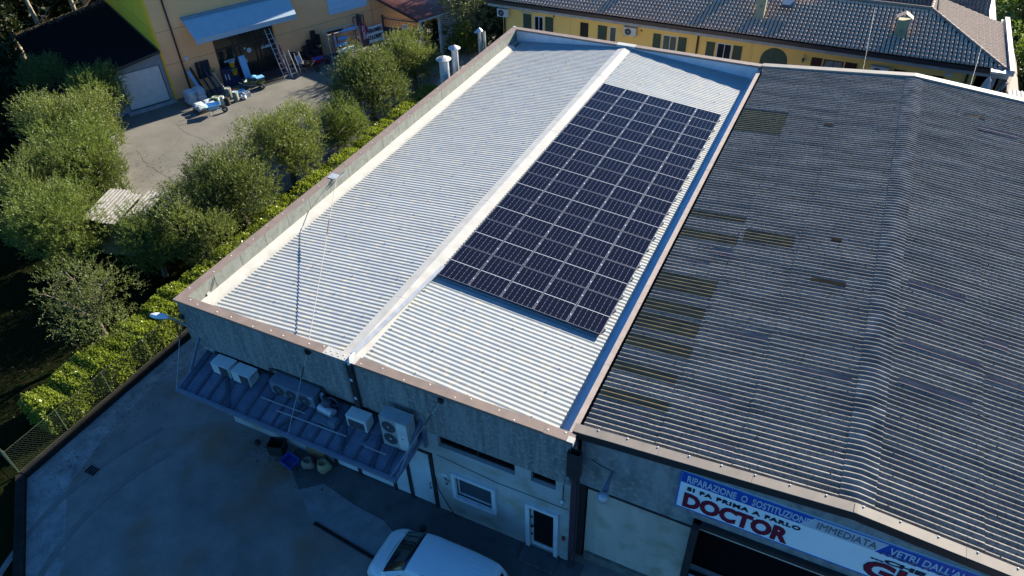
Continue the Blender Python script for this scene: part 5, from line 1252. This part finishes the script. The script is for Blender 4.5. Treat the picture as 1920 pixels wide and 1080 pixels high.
# rack with rolls
t = sthing('roll_rack', 'white tubular steel rack holding large rolls against the orange wall', 'rack', 11.1,.5)
q = SB()
for s_ in (11.0,13.45):
    for d_ in (.15,.95): q.tube([(s_,d_,0),(s_,d_,1.75)], .028, 6)
    q.tube([(s_,.15,1.75),(s_,.95,1.75)], .028, 6); q.tube([(s_,.15,.1),(s_,.95,.1)], .028, 6); q.tube([(s_,.15,.9),(s_,.95,.9)], .024, 6)
for d_ in (.15,.95):
    for z in (.1,1.75): q.tube([(11.0,d_,z),(13.45,d_,z)], .03, 6)
q.tube([(11.0,.15,.9),(13.45,.15,.9)], .024, 6); q.build('frame', M_acw, t)
for (a, b, d_, z, r_, m_, lab) in ((11.3,12.5,.35,1.6,.13,M_rubber,'black roll on top of the rack, left'),(12.3,13.5,.45,1.55,.14,M_bluelt,'pale blue roll on top of the rack, right'),(11.7,12.6,.5,1.08,.13,M_bluelt,'thin pale blue roll on the middle of the rack'),(11.4,12.5,.6,.72,.13,M_bluelt,'pale blue roll in the lower middle of the rack'),(11.6,12.9,.75,.3,.17,M_signpale,'thick pale roll at the bottom of the rack')):
    o = sthing('fabric_roll', lab, 'roll', a, d_, 0, 'rolls on the white rack', z); q = SB(); q.tube([(a,d_,z),(b,d_+.05,z)], r_, 14); q.build('roll', m_, o)
# feather flags
def flag(label, s_, d_, h, txt, mcol, wd_):
    t = sthing('feather_flag', label, 'flag', s_, d_, 0, 'red teardrop flags'); q = SB(); q.tube([(s_,d_,0),(s_,d_,h*.6),(s_+.03,d_,h*.95)], .012, 6); q.build('pole', M_alu, t)
    out_ = []; n_ = 14
    for k in range(n_+1):
        u_ = k/n_; z = .35+(h-.35)*u_; ww = wd_*(math.sin(math.pi*min(1,u_**1.5*.98+.0)))**.8 if u_ > 0 else 0
        out_.append((s_+.02, s_+.02+ww, z))
    q = SB()
    for a, b in zip(out_, out_[1:]): q.hexa([(a[0]-.1*(a[1]-a[0]),d_,a[2]),(a[1],d_,a[2]),(a[1],d_+.01,a[2]),(a[0]-.1*(a[1]-a[0]),d_+.01,a[2]),(b[0]-.1*(b[1]-b[0]),d_,b[2]),(b[1],d_,b[2]),(b[1],d_+.01,b[2]),(b[0]-.1*(b[1]-b[0]),d_+.01,b[2])])
    q.build('cloth', mcol, t)
    A = P3(s_+wd_*.66, d_+.02, .75); M_ = Matrix(((0,-U.x,N.x,A.x),(0,-U.y,N.y,A.y),(1,0,0,A.z),(0,0,0,1)))
    text_mb(txt, wd_*.55, M_, width=h-1.0, bold=.01).build('lettering', M_signpale, t)
    return t
flag('red teardrop flag with an orange tip at the left end of the rack', 11.2,1.1,1.95,'NOLEGGIO',mat('red_orange_flag',(.30,.05,.03),(.36,.12,.03),scale=1.2),.42)
flag('wider dark red teardrop flag with pale letters right of the rack', 13.55,.95,2.0,'RMATO',mat('dark_red_flag',(.26,.02,.05),(.22,.02,.045)),.62)
t = sthing('signboard', 'white two line lettered signboard leaning on the orange wall beside the gate', 'sign', 14.3,.4)
q = SB(); q.hexa([(14.3,.45,.12),(15.75,.45,.12),(15.75,.5,.12),(14.3,.5,.12),(14.3,.12,1.2),(15.75,.12,1.2),(15.75,.17,1.2),(14.3,.17,1.2)]); q.build('board', M_signw, t)
def TL(s_, zz): A = P3(s_, .52-.33*(zz-.12)/1.08, zz); v = (Vector((0,0,1))*1.08-N*.33).normalized(); n_ = U.cross(v); return Matrix(((U.x,v.x,n_.x,A.x),(U.y,v.y,n_.y,A.y),(U.z,v.z,n_.z,A.z),(0,0,0,1)))
text_mb('FERRAMEN', .38, TL(14.38,.80), width=1.3, bold=.018).build('lettering', M_signk, t)
text_mb('COLORIFIC', .38, TL(14.38,.36), width=1.3, bold=.018).build('lettering', M_signk, t)
q = SB(); q.box(14.35,14.4,.2,.5,0,.14); q.box(15.6,15.65,.2,.5,0,.14); q.build('foot', M_acw, t)
t = sthing('pallet_truck', 'dark forklift mast frame standing behind the red flag', 'forklift', 13.6,.3)
q = SB()
for s_ in (13.5,14.35): q.box(s_,s_+.05,.1,.15,0,2.2)
q.box(13.5,14.4,.1,.15,2.15,2.2); q.box(13.85,14.0,.12,.3,.9,2.35); q.box(13.5,14.4,.1,.5,.0,.5); q.build('frame', M_steel_d, t)
q = SB(); q.box(13.8,14.2,.1,.16,1.35,2.1); q.build('screen', M_grille, t)
t = sthing('doormat', 'large dark doormat in front of the shop step', 'doormat', 5.5,1.9); q = SB(); q.box(5.05,7.0,1.25,1.95,.002,.022); q.build('mat', M_rubber, t)
t = sthing('rubbish_bin', 'dark waste bin with a blue lid and yellow strap on wheels by the mat', 'bin', 5.0,2.0); q = SB(); q.hexa([(4.9,1.85,0.02),(5.3,1.85,0.02),(5.3,2.2,0.02),(4.9,2.2,.02),(4.85,1.8,.7),(5.35,1.8,.7),(5.35,2.25,.7),(4.85,2.25,.7)]); q.build('body', M_shutg, t)
q = SB(); q.box(4.83,5.37,1.78,2.27,.7,.76); q.build('lid', M_bluelt, t); q = SB(); q.box(4.86,5.34,2.25,2.265,.4,.44); q.build('strap', M_yellowpl, t)
# sliding gate and fence
t = sthing('gate', 'dark steel barred gate with a small white sign between the shop and the back lane', 'gate', 16,.0)
def gx(u_): return (16.0+1.75*u_, .0+2.9*u_)
q = SB()
for u_ in (0,1): s_, d_ = gx(u_); q.box(s_-.07,s_+.07,d_-.07,d_+.07,0,1.75)
a = gx(0); b = gx(1)
for z in (.2,.85,1.5): q.beam((a[0],a[1],z),(b[0],b[1],z),.05,.07)
q.beam((a[0],a[1],.5),(b[0],b[1],.5),.02,.62); gf = q.build('frame', M_steel_d, t)
q = SB()
for k in range(27): s_, d_ = gx(k/27+.02); q.box(s_-.012,s_+.012,d_-.012,d_+.012,.2,1.68)
q.build('bars', M_steel_d, t)
q = SB(); s_, d_ = gx(.52); q.beam((s_-.12,d_-.0+.02,1.02),(s_+.10,d_+.38,1.02),.02,.42); q.build('sign_plate', M_signpale, t)
t = sthing('railing', 'dark spiked railing to the right of the gate, before the louvred wall', 'railing', 17.9,3.1)
q = SB()
for k in range(22): s_ = 17.9+.10*k; d_ = 3.1+.13*k; q.box(s_-.012,s_+.012,d_-.012,d_+.012,0,1.35)
q.beam((17.9,3.1,1.2),(20.1,5.96,1.2),.04,.05); q.beam((17.9,3.1,.25),(20.1,5.96,.25),.04,.05); q.build('bars', M_steel_d, t)

# porch building behind the gate: red metal roof, louvred wall
pb = thing('porch_building', 'small porch building with a red striped metal roof and white louvred side behind the gate', 'building', (-13,36,0))
A_ = P3(15.35,.1,3.35); B_ = P3(15.75,5.75,2.95); C_ = P3(21,6.9,3.6); D_ = P3(21,.1,3.9)
q = MB(); q.hexa([tuple(A_-Vector((0,0,.08))),tuple(B_-Vector((0,0,.08))),tuple(C_-Vector((0,0,.08))),tuple(D_-Vector((0,0,.08))),tuple(A_),tuple(B_),tuple(C_),tuple(D_)]); rf = q.build('roof', M_redroof, pb)
q = MB()
for k in range(34): u_ = (k+.5)/34; q.beam(tuple(A_.lerp(B_,u_)+Vector((0,0,.02))), tuple(D_.lerp(C_,u_)+Vector((0,0,.02))), .05, .05)
q.build('roof_rib', M_redroof, rf)
q = MB(); q.beam(tuple(A_-Vector((0,0,.1))),tuple(B_-Vector((0,0,.1))),.09,.16); q.build('fascia_board', M_brown, rf)
q = MB(); q.beam(tuple(B_+Vector((0,0,-.12))),tuple(C_+Vector((0,0,-.12))),.1,.1); q.build('gutter', M_acw, rf)
E1 = P3(17.6,5.5,0); E2 = P3(21,6.6,0)
q = MB(); q.box(E1.x-.1,E1.x+.1,E1.y-.1,E1.y+.1,0,2.9); p = P3(16.2,5.2,0); q.box(p.x-.07,p.x+.07,p.y-.07,p.y+.07,0,2.9); q.build('post', M_acw, pb)
q = MB()
for k in range(16): q.beam((E1.x,E1.y,.35+.155*k),(E2.x,E2.y,.35+.155*k),.05,.10)
q.build('louvre', M_acw, pb)
q = MB(); q.beam((E1.x-.15,E1.y+.15,1.4),(E2.x-.15,E2.y+.15,1.4),.05,2.8); q.build('back_wall', M_greyplaster, pb)

# ------------------------------------------------------------------ yellow house
YW = 32.5
yh = thing('yellow_house', 'long yellow house with a brown tiled hipped roof behind the warehouse', 'house', (10, YW, 0))
q = MB()
wins = []  # x0,x1,z0,z1 openings
front_wall(q, -4.3, 23.65, 0, 4.62, [(-2.06,-1.37,2.7,4.02),(1.19,1.77,3.0,4.03),(3.16,3.65,2.7,4.02),(6.61,7.54,2.7,4.0),(9.95,10.86,2.7,3.99),(16.05,17.11,2.9,3.93),(20.4,21.5,2.9,3.9)], YW, YW+.25)
q.box(-4.3,-4.05,YW+.25,39,0,4.62); q.box(23.4,23.65,YW+.25,35,0,4.62)
q.build('wall', M_yellow, yh)
q = MB(); q.box(-4.2,23.5,YW+1.2,YW+1.3,0,4.5); q.build('interior', M_black, yh)
def hwin(x0, x1, z0, z1, m=M_winframe, gl=M_glass):
    return window(yh, x0, x1, z0, z1, YW+.08, m, .07, mull=1 if x1-x0 > .6 else 0, glass=gl)
curt = mat('pale_curtain_pane', (.25,.28,.30), (.18,.2,.22), scale=6, rough=.3)
hwin(-2.06,-1.37,2.7,4.02); hwin(3.16,3.65,2.7,4.02,gl=mat('green_screen_pane',(.10,.11,.07))); hwin(6.61,7.54,2.7,4.0,gl=mat('striped_pane',(.07,.09,.06),(.12,.13,.10),scale=30,stretch=(3,1,.1))); hwin(9.95,10.86,2.7,3.99)
hwin(16.05,17.11,2.9,3.93,M_shutb,curt); hwin(20.4,21.5,2.9,3.9,M_shutb,curt)
q = MB(); q.box(1.19,1.77,YW+.1,YW+.12,3.0,4.03)
for k in range(5): q.box(1.25+.11*k,1.27+.11*k,YW-.01,YW+.01,3.0,4.03)
q.build('barred_window', M_cop_dark, yh)
def shutter(x0, x1, z1, m, h=1.35):
    q = MB(); q.box(x0,x1,YW-.06,YW-.02,z1-h,z1); o = q.build('shutter', m, yh)
    q = MB(); k = z1-h+.08
    while k < z1-.06: q.box(x0+.05,x1-.05,YW-.075,YW-.061,k,k+.02); k += .05
    q.build('slats', m, o)
for a, b, z in ((-2.79,-2.22,4.06),(-1.22,-.66,4.06),(2.42,3.02,4.01),(6.04,6.52,4.0),(7.61,8.12,4.0),(9.34,9.84,3.98),(10.93,11.45,3.97)): shutter(a,b,z,M_shutg)
for a, b, z in ((15.38,15.95,3.95),(17.19,17.81,3.95),(19.74,20.3,3.95),(21.62,22.18,3.92)): shutter(a,b,z,M_shutb)
q = MB(); pts = [(12.55,0)]+[(13.33-.76*math.cos(math.pi*k/12), 3.40+.76*math.sin(math.pi*k/12)) for k in range(13)]+[(14.09,0)]
n_ = len(pts); q.add([(x,YW-.04,z) for x,z in pts]+[(x,YW-.005,z) for x,z in pts],[tuple(range(n_))]+[(i,(i+1)%n_,n_+(i+1)%n_,n_+i) for i in range(n_)]); q.build('arched_shutter', M_shutg, yh)
q = MB(); q.box(13.31,13.34,YW-.05,YW-.041,2.0,4.1); q.build('arched_shutter_joint', M_cop_dark, yh)
q = MB(); q.box(-2.95,-2.15,YW-.12,YW,4.13,4.19); q.box(22.2,22.6,YW-.05,YW,3.98,4.18); q.build('vent_cover', M_acw, yh)
q = MB()
for x, z in ((-.62,4.16),(5.25,4.05)): q.tube([(x,YW-.03,z),(x,YW,z)], .06, 10)
q.build('vent', M_brown, yh)
for pp in ([(8.82,YW-.5,4.55),(8.82,YW-.12,4.35),(8.80,YW-.08,4.1),(8.80,YW-.08,.1)],[(23.25,YW-.08,4.6),(23.25,YW-.08,.1)],[(-4.15,YW-.08,4.6),(-4.15,YW-.08,.1)]):
    q = MB(); q.tube(pp, .06, 8); q.build('downpipe', M_brown, yh)
q = MB(); q.box(.55,.56,YW-.004,YW,0,4.5); q.box(11.95,11.96,YW-.004,YW,0,4.5); q.box(12.06,12.07,YW-.004,YW,0,4.5); q.build('plaster_joint', M_shutg, yh)
# eaves
q = MB(); q.box(-4.95,24.95,31.6,31.72,4.58,4.97); q.box(-4.95,24.95,31.72,32.5,4.60,4.66); q.box(24.83,24.95,31.72,39.2,4.6,5.2); q.box(23.65,24.83,31.72,39.2,4.6,4.66); q.box(-4.95,-4.3,32.5,39,4.6,4.66); q.box(-4.95,-4.83,31.72,39,4.6,4.97); q.build('eaves_beam', M_conc, yh)
q = MB(); q.box(-4.95,24.6,31.46,31.60,4.80,5.02); q.box(-4.95,24.6,31.58,31.9,4.98,5.06); q.build('gutter', M_brown, yh)
q = MB(); q.box(24.66,24.74,31.6,39.0,5.05,5.14); q.box(24.80,25.02,31.0,39.0,5.0,5.30); q.box(24.0,25.02,30.98,31.45,5.0,5.12); q.build('gable_kerb', M_white, yh)
# roof: two hip slopes; tiles are individual humps in one mesh
EX, EY, EZ = 24.62, 31.5, 5.10; RYr, RZr, RXr = 35.9, 6.2, 20.75
q = MB(); q.add([(-4.95,EY,EZ-.05),(EX,EY,EZ-.05),(RXr,RYr,RZr-.05),(-1.1,RYr,RZr-.05)],[(0,1,2,3)]); q.add([(EX,EY,EZ-.05),(EX,38.4,EZ-.05),(20.9,38.4,RZr-.05),(RXr,RYr,RZr-.05)],[(0,1,2,3)])
q.add([(-4.95,39,EZ-.05),(EX,39,EZ-.05),(RXr,RYr,RZr-.06),(-1.1,RYr,RZr-.06)],[(3,2,1,0)]); q.add([(-4.95,EY,EZ-.05),(-1.1,RYr,RZr-.05),(-4.95,39,EZ-.05)],[(0,1,2)])
roofo = q.build('roof', M_tiledark, yh)
def tiles(o_, ax, up_, nrm, x0f, x1f, nrow, pw, pl, r_, name, m, parent, tilt=.03):
    mb = MB(); o_ = Vector(o_); g = random.Random(2); ns = 6
    for j in range(nrow):
        u0 = j*pl; xa = x0f(u0); xb = x1f(u0+pl*.6); k = math.ceil(xa/pw)
        while (k+.5)*pw < xb:
            cx = (k+.5)*pw; w0 = r_*1.0; w1 = r_*.93; v = []; dz_ = g.uniform(-.004,.004)
            for e, (uu, ww, lift) in enumerate(((u0-.035, w0, tilt+.012), (u0+pl*.98, w1, 0.0))):
                for a in range(ns+1):
                    th = math.pi*a/ns; v.append(o_+ax*(cx-ww*math.cos(th))+up_*uu+nrm*(ww*.82*math.sin(th)+lift+dz_))
            b = len(mb.v)
            mb.v += [tuple(p) for p in v]
            for a in range(ns): mb.f.append([b+a,b+a+1,b+ns+2+a,b+ns+1+a]); mb.mi.append(0); mb.sm.append(True)
            mb.f.append([b+a for a in range(ns,-1,-1)]); mb.mi.append(0); mb.sm.append(False)
            k += 1
    return mb.build(name, m, parent)
sl = Vector((0, RYr-EY, RZr-EZ)); Ls = sl.length; upv = sl.normalized(); nv = Vector((1,0,0)).cross(upv)
tiles((0,EY-.02,EZ), Vector((1,0,0)), upv, nv, lambda u_: -4.95+u_*.93, lambda u_: EX-(EX-RXr)*u_/Ls, int(Ls/.37), .215, .37, .088, 'tile_rows', M_tile, roofo, tilt=.016)
sl2v = Vector((-(EX-RXr), 0, RZr-EZ)); Ls2 = sl2v.length; up2 = sl2v.normalized(); ax2 = Vector((0,1,0)); nv2 = ax2.cross(up2)
tiles((EX,EY,EZ), ax2, up2, nv2, lambda u_: (RYr-EY)*u_/Ls2, lambda u_: 6.9, int(Ls2/.37), .215, .37, .088, 'tile_rows', M_tile2, roofo, tilt=.02)
q = MB()
def ridge_tiles(a, b, mb):
    a = Vector(a); b = Vector(b); n_ = max(2, int((b-a).length/.38)); 
    for k in range(n_):
        p = a.lerp(b, k/n_); r2 = a.lerp(b, (k+1.08)/n_); mb.tube([p+Vector((0,0,.045)), r2+Vector((0,0,.035))], [.098,.086], 10)
ridge_tiles((EX,EY,EZ+.02),(RXr,RYr,RZr+.02),q); ridge_tiles((RXr,RYr,RZr+.03),(-1.1,RYr,RZr+.03),q); ridge_tiles((RXr,RYr,RZr+.02),(20.9,38.4,RZr+.02),q)
q.build('ridge_tiles', M_tile2, roofo)
# roof chimneys, skylight, aerials
def rchim(x0, x1, y0, y1, z0, z1, nm_label, hood):
    q = MB(); q.box(x0,x1,y0,y1,z0,z1); o = q.build('chimney', mat('mossy_render_'+nm_label, (.30,.28,.12), (.26,.25,.2), scale=2.5, detail=8), yh)
    q = MB()
    if hood: 
        for s_ in (-1,1): q.hexa([((x0+x1)/2,y0-.06,z1+.32),((x0+x1)/2+s_*.42,y0-.06,z1+.06),((x0+x1)/2+s_*.42,y1+.06,z1+.06),((x0+x1)/2,y1+.06,z1+.32),((x0+x1)/2,y0-.06,z1+.37),((x0+x1)/2+s_*.42,y0-.06,z1+.11),((x0+x1)/2+s_*.42,y1+.06,z1+.11),((x0+x1)/2,y1+.06,z1+.37)])
    else: q.box(x0-.06,x1+.06,y0-.06,y1+.06,z1+.002,z1+.08)
    q.build('cap', M_tile2, o)
    q = MB(); q.tube([((x0+x1)/2,y0-.1,z1-.55),((x0+x1)/2,y0+.01,z1-.55)], .06, 8); q.build('vent_pipe', M_beige, o)
rchim(11.72,12.22,33.0,33.45,5.2,6.75,'a',False); rchim(19.18,19.75,33.0,33.45,5.2,6.4,'b',True)
q = MB(); q.box(10.2,10.7,36.5,37,5.9,7.6); q.box(4.4,4.9,36.5,37,5.9,7.5); q.build('chimney', M_tile2, yh)
q = MB(); a = Vector((12.95,33.9,5.98)); 
q.hexa([tuple(a),(13.6,33.9,5.98),(13.6,34.45,6.17),(12.95,34.45,6.17),(12.95,33.9,6.13),(13.6,33.9,6.13),(13.6,34.45,6.32),(12.95,34.45,6.32)]); o = q.build('skylight', M_steel_d, yh)
q = MB(); q.hexa([(12.99,33.94,6.145),(13.56,33.94,6.145),(13.56,34.41,6.305),(12.99,34.41,6.305),(12.99,33.94,6.155),(13.56,33.94,6.155),(13.56,34.41,6.315),(12.99,34.41,6.315)]); q.build('pane', mat('skylight_pane',(.2,.26,.32),rough=.2), o)
t = thing('satellite_dish', 'pale satellite dish near the top of the tiled roof', 'satellite dish', (14.1,35.0,6.3)); q = MB(); q.M = Matrix.Translation((14.1,34.9,6.75)) @ Matrix.Rotation(R(-115),4,'X'); q.lathe([(0,0),(.2,.02),(.36,.08)], (0,0,0), 18); q.build('dish', M_acw, t)
q = MB(); q.tube([(14.1,35.0,6.3),(14.1,35.0,6.75)], .02, 6); q.build('mast', M_galv, t)
t = thing('wall_lantern', 'small dark wall lantern between the arched shutter and the brown shutters', 'lantern', (14.96,YW,3.8)); q = MB(); q.tube([(14.96,YW,4.0),(14.96,YW-.15,4.05),(14.96,YW-.22,3.95)], .02, 6); q.lathe([(0,.16),(.09,.1),(.08,.08),(.05,-.12),(0,-.14)], (14.96,YW-.24,3.78), 8, smooth=False); q.build('lantern', M_shutg, t)
for (x, z, lab, sc_) in ((-4.55,3.72,'air conditioner at the left end of the yellow wall, above the parapet corner',1.0),(4.2,3.70,'air conditioner on the yellow wall between two green shuttered windows',1.0),(18.52,3.42,'largest air conditioner on the yellow wall, between the brown shutters',1.15)):
    a = ac_unit('air_conditioner', lab, (x,YW-.38,z), .80*sc_, .30, .56*sc_, M_acw, [(.30*sc_,.30*sc_,.20*sc_)], group='air conditioners on the yellow house'); a.parent = None
# porch at the right end, white parasol
q = MB(); q.box(24.3,24.5,31.9,32.1,0,4.6); q.beam((24.45,32.0,2.9),(24.95,31.4,4.5),.16,.1); q.build('porch_post', M_greyplaster, yh)
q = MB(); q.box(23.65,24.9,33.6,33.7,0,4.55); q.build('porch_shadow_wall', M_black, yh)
t = thing('parasol', 'closed white parasol beside the porch of the yellow house', 'parasol', (23.95,30.2,0)); q = MB(); q.tube([(23.95,30.4,0),(23.95,30.4,4.9)], .025, 6); q.build('pole', M_acw, t)
q = MB(); q.lathe([(.01,.75),(.13,.55),(.2,.25),(.26,.05),(.12,.0),(.1,-.35),(.0,-.4)], (23.95,30.4,4.35), 9, smooth=False); q.build('canopy', M_white, t)
# right neighbour: brown lean-to panel, white sheet roof, far roofs
t = thing('neighbour_roof', 'pale ribbed sheet roof of the neighbouring shed at the far right edge', 'shed', (27,29.5,0))
mb = MB(); n_ = 24*8; v = []; fs = []
for i in range(n_+1):
    x = 25.2+4.5*i/n_; c = .025*math.cos(2*math.pi*24*i/n_)
    for yy in (27.5,31.6): v.append((x,yy,3.9+c+(yy-27.5)*.05))
for i in range(n_): fs.append((i*2,(i+1)*2,(i+1)*2+1,i*2+1))
mb.add(v, fs, 0, True); mb.build('roof_sheet', mat('pale_sheet', (.62,.60,.55)), t)
mb = MB(); mb.box(25.4,29.5,27.7,27.8,0,3.85); mb.box(25.4,25.5,27.8,31.5,0,3.85); mb.build('wall', M_greyplaster, t)
t = thing('side_roof', 'narrow brown tiled lean to roof beyond the white kerb at the right end of the yellow house', 'roof', (25.6,33,0))
q = MB(); q.hexa([(25.1,30.9,3.9),(25.95,30.5,3.2),(26.0,37.5,3.3),(25.1,38,4.8),(25.1,30.9,3.98),(25.95,30.5,3.28),(26.0,37.5,3.38),(25.1,38,4.88)]); q.build('roof', M_tile2, t)
q = MB(); q.beam((24.95,31.2,4.1),(25.9,30.3,3.1),.12,.25); q.box(25.0,25.8,31.5,37,0,3.2); q.build('barge_board', M_cop_dark, t)
t = thing('rear_house', 'brown tiled roof of the house behind the yellow house, top right', 'house', (18,45,0))
q = MB(); q.hexa([(14.6,38.6,4.6),(24.0,38.6,4.6),(24.0,46,4.6),(14.6,46,4.6),(14.6,41.5,6.3),(24.0,41.5,6.1),(24.0,43,6.1),(14.6,43,6.3)]); rh = q.build('roof', M_tile2, t)
tiles((14.6,38.65,4.68), Vector((1,0,0)), Vector((0,2.9,1.6)).normalized(), Vector((0,-1.6,2.9)).normalized(), lambda u_: 0, lambda u_: 9.3, 8, .215, .37, .088, 'tile_rows', M_tile2, rh)
q = MB(); q.box(24.02,24.35,37.0,47,4.2,5.2); q.box(14.8,23.9,38,43.8,0,4.98); q.build('side_wall', M_white, t)
# two thin blue grey wires rising from the workshop's far edge
for (a, b, lab) in (((18.1,25.35,6.55),(17.88,34.4,6.45),'thin pale overhead wire left of the tiled chimney with a hood'),((22.6,25.35,6.5),(23.4,32.8,5.75),'thin pale overhead wire near the right hip of the tiled roof')):
    q = MB(); q.tube([a, b], .005, 5); o = q.build('overhead_wire', M_acw2); meta(o, lab, 'wire', 'overhead wires to the yellow house')

# ------------------------------------------------------------------ background vegetation
crown_proto('ev', 71, M_darkgreen, nshoot=1000, nleaf=14, ll=.2, lw=.08, lobes=12)
crown_proto('gr', 72, M_green, nshoot=900, nleaf=13, ll=.17, lw=.07, lobes=10, upw=.4)
crown_proto('br', 73, M_brightgreen, nshoot=800, nleaf=13, ll=.15, lw=.07, lobes=9, upw=.4)
crown_proto('si', 74, M_olive_s, nshoot=900, nleaf=14, ll=.15, lw=.05, lobes=10, upw=.3)
GB = 'garden trees behind the gate'
tree('silver_tree', 'drooping silvery leaved tree left of the yellow house', -6.9,33.6,3.4,1.15,'si',81,GB)
tree('silver_tree', 'second silvery tree, its crown cut by the top edge of the picture', -8.3,38.5,4.0,1.4,'si',82,GB)
tree('green_shrub', 'bright yellow green shrub behind the flues', -8.2,33.9,1.0,.75,'br',83,GB,'shrub')
tree('dark_bush', 'dark bush against the left corner of the yellow house', -5.3,34.2,2.2,.95,'ev',84,GB,'shrub')
tree('dark_bush', 'low dark bush at the foot of the louvred wall', -10.3,34.4,.7,.75,'ev',85,GB,'shrub')
tree('leafy_shrub', 'shrub with pale dry leaves by the sunlit lane', -7.0,36.6,1.5,.7,'gr',86,GB,'shrub')
GR_ = 'trees in the meadow at the top right'
for i, (x, y, z, s_, k, nm, lab) in enumerate(((28.6,53,2.0,1.5,'br','round_tree','yellow green round tree at the top right corner'),(29.0,46.5,2.2,1.3,'ev','round_tree','dark tree between the two bright ones at the right edge'),(27.6,41.5,1.8,1.15,'br','round_tree','bright yellow green bush at the right end of the tiled roof'),(28.2,37.0,1.7,1.1,'ev','round_tree','dark bush beyond the white kerb at the right edge'),(31,60,3,2.2,'gr','round_tree','tree standing farthest away in the meadow'))):
    tree(nm, lab, x, y, z, s_, k, 90+i, GR_)
# tall bare trunks and dark evergreens top left
def bare_tree(label, x, y, h, seed, lean=(0,0)):
    g = random.Random(seed); t = thing('bare_tree', label, 'tree', (x,y,0), 0, 'pale trunked trees behind the garage'); mb = MB()
    top = Vector((lean[0], lean[1], h)); mb.tube([(0,0,0), tuple(top*.35+Vector((.15,.1,0))), tuple(top*.7), tuple(top)], [.20,.16,.11,.04], 8); tw = MB()
    for k in range(14):
        u_ = g.uniform(.25,.95); s_ = top*u_; a = g.uniform(0,6.28); L_ = g.uniform(1.0,2.8)*(1.1-u_*.6); e = s_+Vector((L_*math.cos(a), L_*math.sin(a), L_*g.uniform(.3,1.1)))
        mb.tube([s_, s_.lerp(e,.5)+Vector((0,0,-.08)), e], [.06*(1.2-u_),.04*(1.2-u_),.012], 5)
        for j in range(5):
            s2 = s_.lerp(e, g.uniform(.3,1)); e2 = s2+Vector((g.gauss(0,.5),g.gauss(0,.5),g.uniform(-.1,.8))); tw.tube([s2,e2], [.014,.005], 4, cap=False)
    mb.build('trunk', M_barkp, t, local=True); tw.build('twigs', M_barkp, t, local=True)
for i, (x, y, h, lab, ln) in enumerate(((-36.2,21.0,8,'pale forked trunk left of the garage roof corner',(-.8,.6)),(-35.6,23.5,8.5,'slender pale trunk at the upper left edge of the slate roof',(.5,.4)),(-37.5,26.0,9,'pale trunk beside the lime wall, cut by the top edge',(.4,0)),(-38.5,20.5,8,'leftmost pale leaning trunk in the dark corner',(-1.6,.4)))):
    bare_tree(lab, x, y, h, 110+i, ln)
for i, (x, y, z, s_, k, lab) in enumerate(((-42,23,3.5,2.2,'ev','dark evergreen mass behind the pale trunks'),(-40.5,29,3.5,2.3,'ev','dark evergreen near the top edge, behind the slate roof'),(-39,17.0,3.0,1.9,'ev','dark evergreen at the upper left edge'),(-33.5,14.8,1.9,1.5,'ev','low dark bush left of the garage'),(-30,11.5,1.7,1.35,'ev','low dark bush at the left edge beside the olive trees'))):
    tree('evergreen', lab, x, y, z, s_, k, 120+i, 'dark evergreens at the upper left')
